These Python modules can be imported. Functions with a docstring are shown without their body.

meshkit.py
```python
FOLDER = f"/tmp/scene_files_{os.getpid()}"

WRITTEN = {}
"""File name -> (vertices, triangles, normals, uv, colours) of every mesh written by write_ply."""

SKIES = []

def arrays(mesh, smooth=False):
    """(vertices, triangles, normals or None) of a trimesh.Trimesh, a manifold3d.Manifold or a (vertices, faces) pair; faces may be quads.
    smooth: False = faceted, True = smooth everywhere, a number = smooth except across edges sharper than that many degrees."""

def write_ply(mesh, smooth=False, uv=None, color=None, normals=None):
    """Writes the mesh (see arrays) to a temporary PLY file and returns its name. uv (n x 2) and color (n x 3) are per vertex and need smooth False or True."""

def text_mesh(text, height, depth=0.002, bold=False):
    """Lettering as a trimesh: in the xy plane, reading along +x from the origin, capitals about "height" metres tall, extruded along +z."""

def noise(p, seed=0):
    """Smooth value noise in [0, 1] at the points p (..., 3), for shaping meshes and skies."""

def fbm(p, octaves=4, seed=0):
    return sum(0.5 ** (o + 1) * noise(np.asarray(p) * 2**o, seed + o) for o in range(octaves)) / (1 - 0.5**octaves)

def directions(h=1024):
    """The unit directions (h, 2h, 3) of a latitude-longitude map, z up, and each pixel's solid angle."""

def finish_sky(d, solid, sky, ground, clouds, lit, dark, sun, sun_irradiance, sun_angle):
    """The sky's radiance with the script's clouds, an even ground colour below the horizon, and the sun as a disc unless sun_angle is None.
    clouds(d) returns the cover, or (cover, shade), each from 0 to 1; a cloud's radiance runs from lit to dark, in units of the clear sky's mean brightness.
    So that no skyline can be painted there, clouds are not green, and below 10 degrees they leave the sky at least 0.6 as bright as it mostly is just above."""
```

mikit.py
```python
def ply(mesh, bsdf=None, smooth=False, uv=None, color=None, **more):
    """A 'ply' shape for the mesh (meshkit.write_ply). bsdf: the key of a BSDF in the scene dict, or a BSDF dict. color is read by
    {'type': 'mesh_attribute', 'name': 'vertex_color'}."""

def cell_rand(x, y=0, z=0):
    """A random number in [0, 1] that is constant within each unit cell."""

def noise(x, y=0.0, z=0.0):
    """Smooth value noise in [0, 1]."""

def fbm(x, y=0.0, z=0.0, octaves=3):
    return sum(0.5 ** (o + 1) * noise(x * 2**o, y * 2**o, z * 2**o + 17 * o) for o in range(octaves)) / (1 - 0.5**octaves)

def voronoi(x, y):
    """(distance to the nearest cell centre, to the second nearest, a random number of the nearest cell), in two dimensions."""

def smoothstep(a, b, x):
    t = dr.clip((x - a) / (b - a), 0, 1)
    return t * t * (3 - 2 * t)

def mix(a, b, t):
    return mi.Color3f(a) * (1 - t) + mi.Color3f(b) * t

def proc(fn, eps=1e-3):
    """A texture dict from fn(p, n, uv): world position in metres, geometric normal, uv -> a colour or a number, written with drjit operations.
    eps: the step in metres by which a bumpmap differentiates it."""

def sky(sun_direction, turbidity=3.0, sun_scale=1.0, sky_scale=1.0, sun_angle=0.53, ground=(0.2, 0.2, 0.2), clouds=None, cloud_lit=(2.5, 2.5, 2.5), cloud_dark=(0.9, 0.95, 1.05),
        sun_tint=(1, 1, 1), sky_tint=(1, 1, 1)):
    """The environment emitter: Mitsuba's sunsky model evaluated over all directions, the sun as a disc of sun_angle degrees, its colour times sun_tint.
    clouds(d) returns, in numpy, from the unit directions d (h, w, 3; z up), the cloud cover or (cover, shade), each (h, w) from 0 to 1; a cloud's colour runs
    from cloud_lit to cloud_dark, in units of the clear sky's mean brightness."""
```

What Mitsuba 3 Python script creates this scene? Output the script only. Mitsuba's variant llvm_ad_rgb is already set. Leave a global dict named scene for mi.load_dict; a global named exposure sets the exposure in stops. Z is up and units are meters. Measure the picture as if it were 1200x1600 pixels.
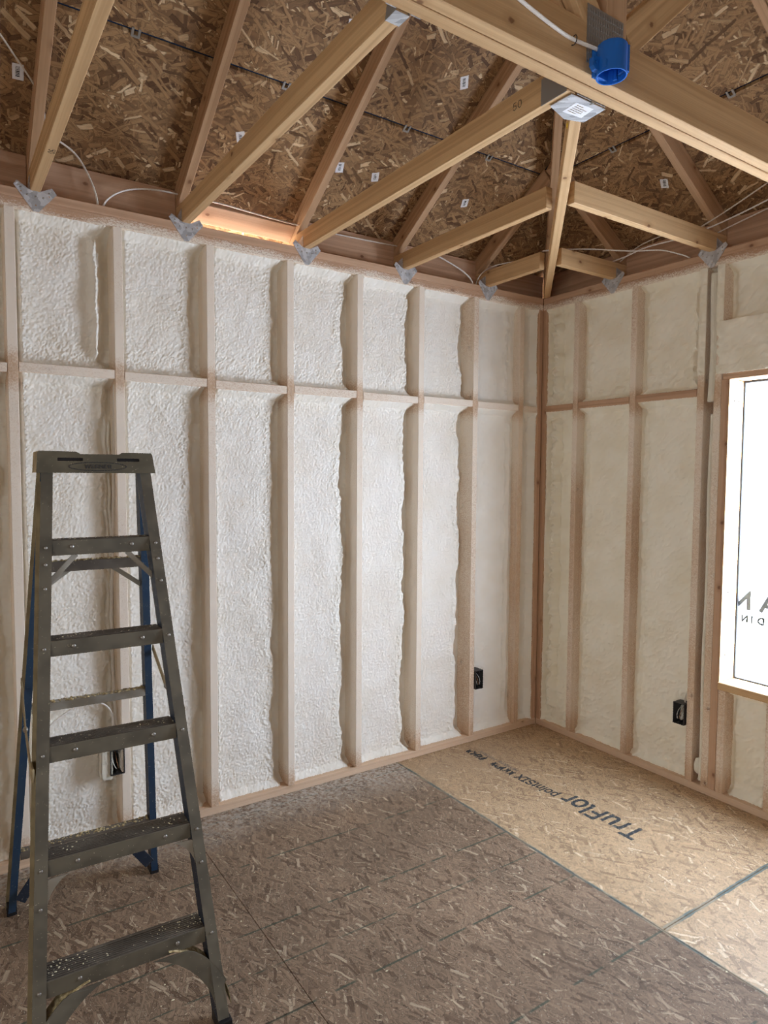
import math
import numpy as np
import trimesh
import drjit as dr
import mitsuba as mi
import shapely.geometry as sg
from shapely import affinity
import mikit
import meshkit
from mikit import noise, fbm, voronoi, cell_rand, smoothstep, mix

# ------------------------------------------------------------------ camera, sky, light, exposure
T = mi.ScalarTransform4f
exposure = 0.18
CAM = np.array([-3.2782, -3.0833, 1.6559])
FWD = np.array([0.55457691, 0.83004831, -0.05885794])
UP = np.array([0.02764758, 0.05231274, 0.99824796])
SKY = 90.0        # bright overcast-to-sunny day outside
scene = {
    'camera': {'type': 'perspective', 'fov': 59.3056, 'fov_axis': 'x', 'near_clip': 0.05, 'far_clip': 200.0,
               'to_world': T().look_at(origin=CAM.tolist(), target=(CAM + FWD).tolist(), up=UP.tolist())},
    'sky': {'sampling_weight': 0.6, **mikit.sky([0.55, 0.45, 0.7], turbidity=3.0, sky_scale=SKY, sun_scale=SKY, ground=(0.32, 0.30, 0.27))},
}
labels = {}
WRAP_MAIN, UNSEEN_SIDE, UNSEEN_BACK = 15.5, 3.1, 0.8   # glow of the seen wrap, then of the two unseen windows behind the camera

# ------------------------------------------------------------------ dimensions (corner of the two walls = origin, room in x<0, y<0)
H = 2.77            # top of the top plates
W, D = 4.6, 5.4     # room
Z0, M = 3.015, 0.62  # underside of the roof sheathing at the wall line, slope
rng = np.random.default_rng(7)
PI = math.pi


# ------------------------------------------------------------------ materials
def rgb(*c):
    return {'type': 'rgb', 'value': list(map(float, c))}


def mat(name, tex, rough=0.7, spec=0.3, bump=None, bscale=0.001, eps=1e-3, **kw):
    base = {'type': 'principled', 'base_color': tex, 'roughness': rough, 'specular': spec, **kw}
    if bump is not None:
        base = {'type': 'bumpmap', 'arbitrary': mikit.proc(bump, eps=eps), 'scale': bscale, 'bsdf': base}
    scene[name] = {'type': 'twosided', 'bsdf': base}
    return name


def wood_color(uv, light, dark, knot=(0.16, 0.07, 0.03)):
    board = dr.floor((uv.x + 20) / 40)
    t = cell_rand(board, 3)
    u, v = uv.x, uv.y + 0.7 * t
    w = v + 0.012 * noise(u * 2.2, v * 9.0, t * 50) + 0.004 * noise(u * 7.0, v * 30.0)
    ring = noise(u * 0.7, w * 95.0, t * 9)
    fine = noise(u * 5.0, w * 420.0, 2.0)
    g = smoothstep(0.25, 0.85, ring) * 0.62 + fine * 0.38
    col = mix(light, dark, g * 0.8 + 0.30 * (t - 0.5))
    # knots: now and then along the board
    cu, cv = dr.floor(u / 0.33), dr.floor(v / 0.07)
    has = cell_rand(cu, cv, 11) < 0.22
    ku = (cu + 0.2 + 0.6 * cell_rand(cu, cv, 12)) * 0.33
    kv = (cv + 0.25 + 0.5 * cell_rand(cu, cv, 13)) * 0.07
    d = dr.sqrt(dr.square((u - ku) * 0.7) + dr.square(v - kv))
    k = dr.select(has, 1 - smoothstep(0.005, 0.012, d + 0.003 * noise(u * 200, v * 200)), 0.0)
    halo = dr.select(has, 1 - smoothstep(0.008, 0.03, d), 0.0)
    col = mix(col, dark, halo * 0.6)
    return mix(col, knot, k * 0.8)


def wood_bump(p, n, uv):
    return noise(uv.x * 4.0, uv.y * 420.0) * 0.7 + noise(uv.x * 1.0, uv.y * 90.0) * 0.3


LIGHT_WOOD = ((0.61, 0.41, 0.22), (0.42, 0.25, 0.118))
PINK_WOOD = ((0.56, 0.37, 0.245), (0.38, 0.22, 0.135))
FOAM = (0.84, 0.79, 0.69)
MIST = (0.82, 0.745, 0.645)
mat('wood_truss', mikit.proc(lambda p, n, uv: wood_color(uv, *LIGHT_WOOD)), 0.6, 0.25, wood_bump, 0.0006)
mat('wood_plate', mikit.proc(lambda p, n, uv: wood_color(uv, *PINK_WOOD)), 0.65, 0.25, wood_bump, 0.0006)
mat('wood_bottom', mikit.proc(lambda p, n, uv: wood_color(uv, (0.66, 0.49, 0.35), (0.50, 0.34, 0.22))), 0.7, 0.2, wood_bump, 0.0006)
mat('wood_rafter', mikit.proc(lambda p, n, uv: wood_color(uv, (0.50, 0.32, 0.19), (0.32, 0.18, 0.09))), 0.65, 0.25, wood_bump, 0.0006)


def oversprayed(lo, hi, bare=1.0, low_bare=0.0):
    """wood with a mist of foam droplets on it: lo..hi is the range of cover over the height"""
    def fn(p, n, uv):
        wood = wood_color(uv, (0.60, 0.425, 0.285), (0.45, 0.29, 0.18))
        big = fbm(p.x * 2.3 + 7, p.y * 2.3, p.z * 1.6, octaves=2)
        cover = lo + (hi - lo) * smoothstep(0.25, 0.75, big)
        near_block = 1 - smoothstep(0.02, 0.12, dr.abs(p.z - 2.06))
        low = 1 - smoothstep(0.04, 0.22, p.z)
        cover = cover * (1 - 0.75 * bare * near_block) * (1 - 0.8 * low)
        cover = cover * (1 - low_bare * smoothstep(2.25, 1.5, p.z))
        s = noise(p.x * 420, p.y * 420, p.z * 420) * 0.6 + noise(p.x * 170, p.y * 170, p.z * 170) * 0.4
        return mix(wood, MIST, smoothstep(-0.46, 0.40, cover - s) * 0.92)
    return fn


mat('wood_sprayed', mikit.proc(oversprayed(0.82, 1.2)), 0.75, 0.15, wood_bump, 0.0006)
mat('wood_sprayed_thin', mikit.proc(oversprayed(0.5, 1.1, 1.0, 0.40)), 0.75, 0.15, wood_bump, 0.0006)
mat('wood_block', mikit.proc(oversprayed(0.6, 0.9, 0.0)), 0.75, 0.15, wood_bump, 0.0006)


def plate_spray(p, n, uv):
    wood = wood_color(uv, *PINK_WOOD)
    s = noise(p.x * 420, p.y * 420, p.z * 420) * 0.6 + noise(p.x * 170, p.y * 170, p.z * 170) * 0.4
    big = fbm(p.x * 5.0, p.y * 5.0, 3.0, octaves=2)
    cover = smoothstep(2.745, 2.69, p.z + 0.05 * (big - 0.5)) * 0.62 * smoothstep(1.5, 2.0, p.z)
    return mix(wood, FOAM, smoothstep(-0.32, 0.28, cover - s) * 0.9)


mat('plate_sprayed', mikit.proc(plate_spray), 0.75, 0.15, wood_bump, 0.0006)


def foam_color(p, n, uv):
    m = fbm(uv.x * 6, uv.y * 6, 1.5, octaves=3)
    return mix((0.87, 0.85, 0.785), (0.83, 0.795, 0.71), smoothstep(0.3, 0.75, m))


def foam_warm_lit(p, n, uv):  # same foam, yellowed for the warm light falling on the window wall
    m = fbm(uv.x * 6, uv.y * 6, 1.5, octaves=3)
    return mix((0.88, 0.85, 0.735), (0.83, 0.78, 0.64), smoothstep(0.3, 0.75, m))


def popcorn(p, n, uv):
    a, _, r = voronoi(uv.x * 75 + noise(uv.x * 30, uv.y * 30) * 1.4, uv.y * 75 + noise(uv.x * 30, uv.y * 30, 5) * 1.4)
    f = fbm(uv.x * 150, uv.y * 150, 2.0, octaves=2)
    return (1 - smoothstep(0.0, 0.95, a)) * (0.35 + 0.65 * r) * 0.75 + f * 0.45


def popcorn_soft(p, n, uv):
    return fbm(uv.x * 60, uv.y * 60, 4.0, octaves=3)


mat('foam', mikit.proc(foam_color), 0.6, 0.2, popcorn, 0.004, 0.0012)
mat('foam_smooth', mikit.proc(foam_warm_lit), 0.5, 0.25, popcorn_soft, 0.006, 0.0015)


def strands(u, v, tones, width=0.017, length=0.11, layers=9, spread=1.0, seed=0.0, contrast=1.0):
    """oriented strand board: layers of shuffled wood strands, each layer turned a little, with ragged outlines"""
    base, mid, pale, dark = tones
    col = mi.Color3f(base) * (0.8 + 0.4 * noise(u * 60, v * 60, seed))
    angles = (0.25, -0.9, 1.25, -0.45, 0.75, -1.45, 0.05, -0.25, 0.55, -0.65)
    warp = (noise(u * 9, v * 9, seed + 1) - 0.5) * 0.018
    warp2 = (noise(u * 9, v * 9, seed + 2) - 0.5) * 0.018
    u, v = u + warp, v + warp2
    for i in range(layers):
        a = angles[i] * spread
        c, s = math.cos(a), math.sin(a)
        x, y = u * c + v * s + 3.1 * i, -u * s + v * c + 1.7 * i
        rag = noise(x * 55, y * 55, 3.0 + i) - 0.5
        y = y + 0.005 * rag
        wd = width * (0.6 + 0.75 * ((i * 0.618) % 1.0))
        ln_ = length * (0.65 + 0.7 * ((i * 0.382 + 0.3) % 1.0))
        row = dr.floor(y / wd)
        xs = (x + 0.012 * rag) / ln_ + 7 * cell_rand(row, i, 21)
        cell = dr.floor(xs)
        fx, fy = xs - cell, y / wd - row
        here = cell_rand(cell, row, i + 31) < 0.40
        w0 = 0.35 + 0.65 * cell_rand(cell, row, i + 51)
        ln = 0.35 + 0.65 * cell_rand(cell, row, i + 61)
        slant = (cell_rand(cell, row, i + 71) - 0.5) * 0.5
        fy = fy + slant * (fx - 0.5)
        inside = (fy > 0) & (fy < w0) & (fx < ln)
        tone = cell_rand(cell, row, i + 41)
        c1 = mix(dark, mid, smoothstep(0.0, 0.55, tone))
        c1 = mix(c1, pale, smoothstep(0.86, 1.0, tone))
        c1 = mix(c1, base, 1 - contrast)
        grain = 0.80 + 0.40 * noise(x * 45, y * 800, 6.0 + i)
        edge = smoothstep(0.0, 0.12, dr.minimum(fy, w0 - fy)) * smoothstep(0.0, 0.04, dr.minimum(fx, ln - fx))
        col = dr.select(here & inside, c1 * grain * (0.5 + 0.5 * edge), col)
    return col


ROOF_TONES = ((0.21, 0.115, 0.053), (0.34, 0.20, 0.095), (0.66, 0.49, 0.30), (0.115, 0.056, 0.025))
mat('roof_board', mikit.proc(lambda p, n, uv: strands(uv.x, uv.y, ROOF_TONES, 0.020, 0.105, 10)), 0.65, 0.3)


def old_floor(p, n, uv):
    c = strands(uv.x, uv.y, ((0.20, 0.136, 0.090), (0.27, 0.187, 0.125), (0.47, 0.37, 0.265), (0.115, 0.071, 0.045)), 0.014, 0.085, 10, 0.7, 4.0, 0.85)
    c = c * (0.74 + 0.52 * fbm(p.x * 3.0, p.y * 3.0, 7.0))
    # nailing guide lines printed across the panel
    f = (p.y + 0.885) / 0.4025
    d = dr.minimum(dr.abs(f - dr.round(f)) * 0.4025, dr.abs(p.y + 1.08) + 0.0012)
    worn = smoothstep(0.22, 0.5, noise(p.x * 26, p.y * 6, 1.0))
    c = mix(c, (0.05, 0.07, 0.05), (1 - smoothstep(0.0025, 0.0055, d)) * 0.8 * worn)
    # foam dust drifted along the wall, and fine specks
    dust = smoothstep(0.42, 0.0, -p.y + 0.10 * noise(p.x * 4, p.y * 4)) * 0.75 * noise(p.x * 90, p.y * 90)
    c = mix(c, (0.62, 0.58, 0.52), dust)
    sp = noise(p.x * 230, p.y * 230, 9.0)
    return mix(c, (0.66, 0.60, 0.50), smoothstep(0.86, 0.95, sp) * 0.4)


def new_floor(p, n, uv):
    c = strands(uv.x, uv.y, ((0.43, 0.300, 0.178), (0.49, 0.345, 0.208), (0.68, 0.55, 0.385), (0.27, 0.175, 0.10)), 0.015, 0.10, 10, 1.0, 8.0)
    c = mix(c, (0.45, 0.315, 0.19), 0.15)
    blotch = smoothstep(0.75, 0.2, fbm(p.x * 1.5, p.y * 1.5, 2.0)) * smoothstep(1.25, 0.15, -p.y)  # darker blotches, stronger towards the long wall
    c = mix(c, (0.36, 0.25, 0.16), blotch * 0.6)
    sp = noise(p.x * 260, p.y * 260, 5.0)
    return mix(c, (0.13, 0.10, 0.07), smoothstep(0.84, 0.9, sp) * 0.6)


mat('floor_old', mikit.proc(old_floor), 0.7, 0.25)
mat('floor_new', mikit.proc(new_floor), 0.55, 0.3)


def galv_color(p, n, uv):
    a, b, r = voronoi((p.x + p.y) * 60, p.z * 60 + p.y * 20)
    return mi.Color3f(0.58, 0.60, 0.63) * (0.65 + 0.5 * r)


mat('galvanised', mikit.proc(galv_color), 0.45, 0.5, metallic=0.35)
mat('galvanised_dark', rgb(0.30, 0.29, 0.28), 0.45, 0.4, metallic=0.5)
mat('steel', rgb(0.36, 0.35, 0.33), 0.4, 0.5, metallic=0.8)
mat('white_cable', rgb(0.78, 0.76, 0.72), 0.45, 0.4)
mat('grey_cable', rgb(0.62, 0.57, 0.50), 0.5, 0.4)
mat('black_plastic', rgb(0.012, 0.012, 0.014), 0.4, 0.4)
mat('dark_plastic', rgb(0.03, 0.03, 0.032), 0.5, 0.4)
mat('blue_plastic', rgb(0.012, 0.13, 0.50), 0.38, 0.45)
mat('copper', rgb(0.75, 0.40, 0.22), 0.35, 0.5, metallic=0.9)
mat('felt', rgb(0.02, 0.035, 0.07), 0.9, 0.1)
mat('dark_gap', rgb(0.012, 0.014, 0.013), 0.9, 0.1)
mat('green_edge', mikit.proc(lambda p, n, uv: mix((0.13, 0.16, 0.15), (0.30, 0.26, 0.19), smoothstep(0.35, 0.75, fbm(p.x * 16, p.y * 16, 3.0)))), 0.8, 0.2)
mat('paper', rgb(0.80, 0.81, 0.84), 0.6, 0.2)
mat('ink', mikit.proc(lambda p, n, uv: mix((0.045, 0.05, 0.055), (0.22, 0.20, 0.17), smoothstep(0.62, 0.92, noise(p.x * 170, p.y * 170, p.z * 170)))), 0.8, 0.1)
mat('ink_faint', mikit.proc(lambda p, n, uv: mix((0.14, 0.12, 0.10), (0.34, 0.26, 0.19), noise(p.x * 170, p.y * 170, p.z * 170))), 0.8, 0.1)
mat('pencil', rgb(0.16, 0.11, 0.07), 0.8, 0.1)
mat('ink_dark', rgb(0.05, 0.05, 0.052), 0.8, 0.1)
mat('ink_black', rgb(0.02, 0.02, 0.022), 0.8, 0.1)
mat('wrap_ink', rgb(0.24, 0.31, 0.39), 0.8, 0.1)
mat('wrap_ink_thin', rgb(0.05, 0.075, 0.085), 0.8, 0.1)
mat('yellow_paint', rgb(0.72, 0.52, 0.04), 0.6, 0.3)
mat('wall_board', rgb(0.48, 0.31, 0.17), 0.85, 0.15)  # brown chosen so the unseen walls bounce warm light
mat('wrap_edge', rgb(0.75, 0.76, 0.74), 0.6, 0.2)
mat('flange_grey', rgb(0.055, 0.058, 0.06), 0.6, 0.2)


def grime(base, blotch, amount):
    def fn(p, n, uv):
        m = fbm(p.x * 14, p.y * 14, p.z * 14, octaves=3)
        c = mix(base, blotch, smoothstep(0.3, 0.7, m) * amount)
        s = noise(p.x * 420, p.y * 420, p.z * 420) * 0.6 + noise(p.x * 130, p.y * 130, p.z * 130) * 0.4
        return mix(c, (0.66, 0.60, 0.44), smoothstep(0.77, 0.88, s) * 0.5)
    return fn


mat('rail_face', mikit.proc(grime((0.085, 0.076, 0.058), (0.14, 0.125, 0.093), 0.8)), 0.55, 0.35)
mat('rail_blue', mikit.proc(grime((0.016, 0.042, 0.088), (0.03, 0.055, 0.088), 0.6)), 0.45, 0.4)
mat('rail_dark_shaded', mikit.proc(grime((0.010, 0.018, 0.035), (0.02, 0.025, 0.035), 0.5)), 0.5, 0.35)  # near-black braces, and rail webs with their shade in the colour
mat('rail_tan', mikit.proc(grime((0.36, 0.29, 0.17), (0.22, 0.17, 0.10), 0.8)), 0.7, 0.2)
mat('tread', mikit.proc(grime((0.17, 0.15, 0.125), (0.10, 0.085, 0.07), 0.9)), 0.45, 0.45, metallic=0.35)
mat('brace_metal', mikit.proc(grime((0.36, 0.35, 0.31), (0.22, 0.19, 0.14), 0.8)), 0.42, 0.5, metallic=0.5)
mat('cap_plastic', mikit.proc(grime((0.085, 0.075, 0.052), (0.125, 0.11, 0.075), 0.8)), 0.55, 0.35)
mat('dry_foam', mikit.proc(lambda p, n, uv: mix((0.62, 0.52, 0.30), (0.34, 0.26, 0.14), smoothstep(0.35, 0.7, noise(p.x * 160, p.y * 160, p.z * 160)))), 0.8, 0.15)
mat('foam_crumb', rgb(0.72, 0.66, 0.50), 0.8, 0.15)


# ------------------------------------------------------------------ helpers
def unique(key):
    if key not in scene and key not in labels:
        return key
    n = 1
    while f'{key}_{n:03d}' in scene or f'{key}_{n:03d}' in labels:
        n += 1
    return f'{key}_{n:03d}'


def put(key, mesh, m, smooth=False, label=None, uv=None, **kw):
    key = unique(key)
    scene[key] = mikit.ply(mesh, m, smooth=smooth, uv=uv)
    info = dict(kw)
    if label:
        info['label'] = label
    if info:
        labels[key] = info
    return key


def thing(key, label, category, group=None, **kw):
    key = unique(key)
    labels[key] = {'label': label, 'category': category, **({'group': group} if group else {}), **kw}
    return key


BOARD_N = [0]


def board_mesh(length, w, h, c=0.0022):
    """a board along x from 0 to length, centred in y (w) and z (h), chamfered, with uv in metres along the grain; returns (v, f, uv)"""
    c = min(c, w / 4, h / 4, length / 4)
    P = []
    for sx in (0, 1):
        for sy in (-1, 1):
            for sz in (-1, 1):
                x, y, z = sx * length, sy * w / 2, sz * h / 2
                dx = c if sx == 0 else -c
                P += [(x + dx, y, z - sz * c), (x + dx, y - sy * c, z), (x, y - sy * c, z - sz * c)]
    hull = trimesh.convex.convex_hull(np.array(P))
    v = hull.vertices[hull.faces].reshape(-1, 3)
    f = np.arange(len(v)).reshape(-1, 3)
    n = np.repeat(np.abs(hull.face_normals), 3, axis=0)
    BOARD_N[0] += 1
    u0, v0 = 40.0 * BOARD_N[0], 0.05 + 0.9 * rng.random()
    ax = np.argmax(n, axis=1)
    uu = np.where(ax == 0, v[:, 1] * 0.5, v[:, 0]) + u0
    vv = np.where(ax == 1, v[:, 2] + v0 + 0.21, v[:, 1] + v0)
    vv = np.where(ax == 0, v[:, 2] + v0, vv)
    return v, f, np.stack([uu, vv], 1)


def board(key, A, B, w, h, m, up=(0, 0, 1), c=0.0022, **kw):
    """a board from A to B; w across (sideways), h along up"""
    A, B, up = np.asarray(A, float), np.asarray(B, float), np.asarray(up, float)
    x = B - A
    L = np.linalg.norm(x)
    x /= L
    y = np.cross(up, x)
    y /= np.linalg.norm(y)
    z = np.cross(x, y)
    v, f, uv = board_mesh(L, w, h, c)
    return put(key, (A + v @ np.stack([x, y, z]), f), m, uv=uv, **kw)


def prism(poly, t, frame, engine='earcut'):
    """extrude a shapely polygon by t along the third axis of frame (origin, ex, ey, ez)"""
    polys = getattr(poly, 'geoms', [poly])
    ms = [trimesh.creation.extrude_polygon(g, t, engine=engine) for g in polys]
    me = trimesh.util.concatenate(ms)
    o, ex, ey, ez = [np.asarray(a, float) for a in frame]
    v = me.vertices
    me.vertices = o + v[:, :1] * ex + v[:, 1:2] * ey + v[:, 2:] * ez
    if np.dot(np.cross(ex, ey), ez) < 0:
        me.invert()
    return me


def boxm(lo, hi, c=0.0015):
    lo, hi = np.minimum(lo, hi), np.maximum(lo, hi)
    s = hi - lo
    c = min(c, s.min() / 4)
    P = []
    for i in range(8):
        sgn = np.array([(i >> k) & 1 for k in range(3)])
        corner = lo + sgn * s
        d = np.where(sgn == 0, c, -c)
        for k in range(3):
            q = corner + d
            q[k] = corner[k]
            P.append(q)
    return trimesh.convex.convex_hull(np.array(P))


def smooth_path(pts, n=8):
    pts = np.asarray(pts, float)
    if len(pts) < 3:
        return pts
    from scipy.interpolate import make_interp_spline
    t = np.r_[0, np.cumsum(np.linalg.norm(np.diff(pts, axis=0), axis=1))]
    s = make_interp_spline(t, pts, k=min(3, len(pts) - 1))
    return s(np.linspace(0, t[-1], n * (len(pts) - 1) + 1))


def tube(pts, r, sides=8, flat=1.0, n=8):
    """a round (or flattened) cable through the points, closed at the ends"""
    p = smooth_path(pts, n)
    d = np.gradient(p, axis=0)
    d /= np.linalg.norm(d, axis=1, keepdims=True)
    a = np.cross(d, [0.13, 0.21, 0.97])
    a /= np.linalg.norm(a, axis=1, keepdims=True)
    b = np.cross(d, a)
    th = np.arange(sides) * 2 * PI / sides
    ring = p[:, None] + r * (np.cos(th)[None, :, None] * a[:, None] + flat * np.sin(th)[None, :, None] * b[:, None])
    k = len(p)
    v = np.vstack([ring.reshape(-1, 3), p[:1], p[-1:]])
    i = np.arange(sides)
    j = (i + 1) % sides
    f = [np.stack([q * sides + i, q * sides + j, (q + 1) * sides + j], 1) for q in range(k - 1)]
    f += [np.stack([q * sides + i, (q + 1) * sides + j, (q + 1) * sides + i], 1) for q in range(k - 1)]
    f += [np.stack([np.full(sides, k * sides), j, i], 1), np.stack([np.full(sides, k * sides + 1), (k - 1) * sides + i, (k - 1) * sides + j], 1)]
    me = trimesh.Trimesh(v, np.vstack(f), process=False)
    me.fix_normals()
    return me


def dome(center, normal, r, h=None):
    """a rivet or nail head"""
    me = trimesh.creation.icosphere(1, 1.0)
    n = np.asarray(normal, float)
    n /= np.linalg.norm(n)
    a = np.cross(n, [0.3, 0.2, 0.9])
    a /= np.linalg.norm(a)
    b = np.cross(n, a)
    v = me.vertices
    me.vertices = np.asarray(center) + r * (v[:, :1] * a + v[:, 1:2] * b) + (h or r * 0.5) * v[:, 2:] * n
    return me


def cyl(A, B, r, sides=16):
    return tube([A, B], r, sides)


join = trimesh.util.concatenate

# ------------------------------------------------------------------ walls
# local wall coordinates: a = distance from the corner along the wall, d = depth from the stud faces outwards, z up
LEFT = lambda a, d, z: np.stack(np.broadcast_arrays(-np.asarray(a, float), d, z), -1)
RIGHT = lambda a, d, z: np.stack(np.broadcast_arrays(d, -np.asarray(a, float), z), -1)
SW, SD = 0.038, 0.14   # stud width and depth
BLOCK_Z = (2.047, 2.085)
for k in ('wall_left', 'wall_right'):
    labels[k] = {'kind': 'structure'}
labels['wall_left']['label'] = 'long stud wall with sprayed white foam between the studs'
labels['wall_right']['label'] = 'shorter stud wall with the window, its foam yellowed as if by warm light'


def wbox(P, key, a0, a1, d0, d1, z0, z1, m, axis, **kw):
    """an axis-aligned board of a wall"""
    if axis == 'z':
        A, B = P((a0 + a1) / 2, (d0 + d1) / 2, z0), P((a0 + a1) / 2, (d0 + d1) / 2, z1)
        up = P(0, 1, 0) - P(0, 0, 0)
        return board(key, A, B, a1 - a0, d1 - d0, m, up=up, **kw)
    A, B = P(a0, (d0 + d1) / 2, (z0 + z1) / 2), P(a1, (d0 + d1) / 2, (z0 + z1) / 2)
    return board(key, A, B, d1 - d0, z1 - z0, m, **kw)


from scipy.spatial import cKDTree
_g = np.stack(np.meshgrid(np.arange(0, 1.0, 0.0100), np.arange(0, 1.0, 0.0100), indexing='ij'), -1).reshape(-1, 2)
_g = _g + rng.uniform(-0.004, 0.004, _g.shape)
KERNELS, KERNEL_R = cKDTree(_g % 1.0, boxsize=1.0), rng.random(len(_g))


def kernels(a, z):
    """foam popcorn: rounded beads of unequal size, 0..1"""
    q = np.stack([a % 1.0, z % 1.0], -1)
    d, i = KERNELS.query(q, k=2)
    r = 0.55 + 0.45 * KERNEL_R[i]
    h = np.clip(1 - (d / (0.0078 * r)) ** 2, 0, 1) * r
    return h.max(-1)


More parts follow.
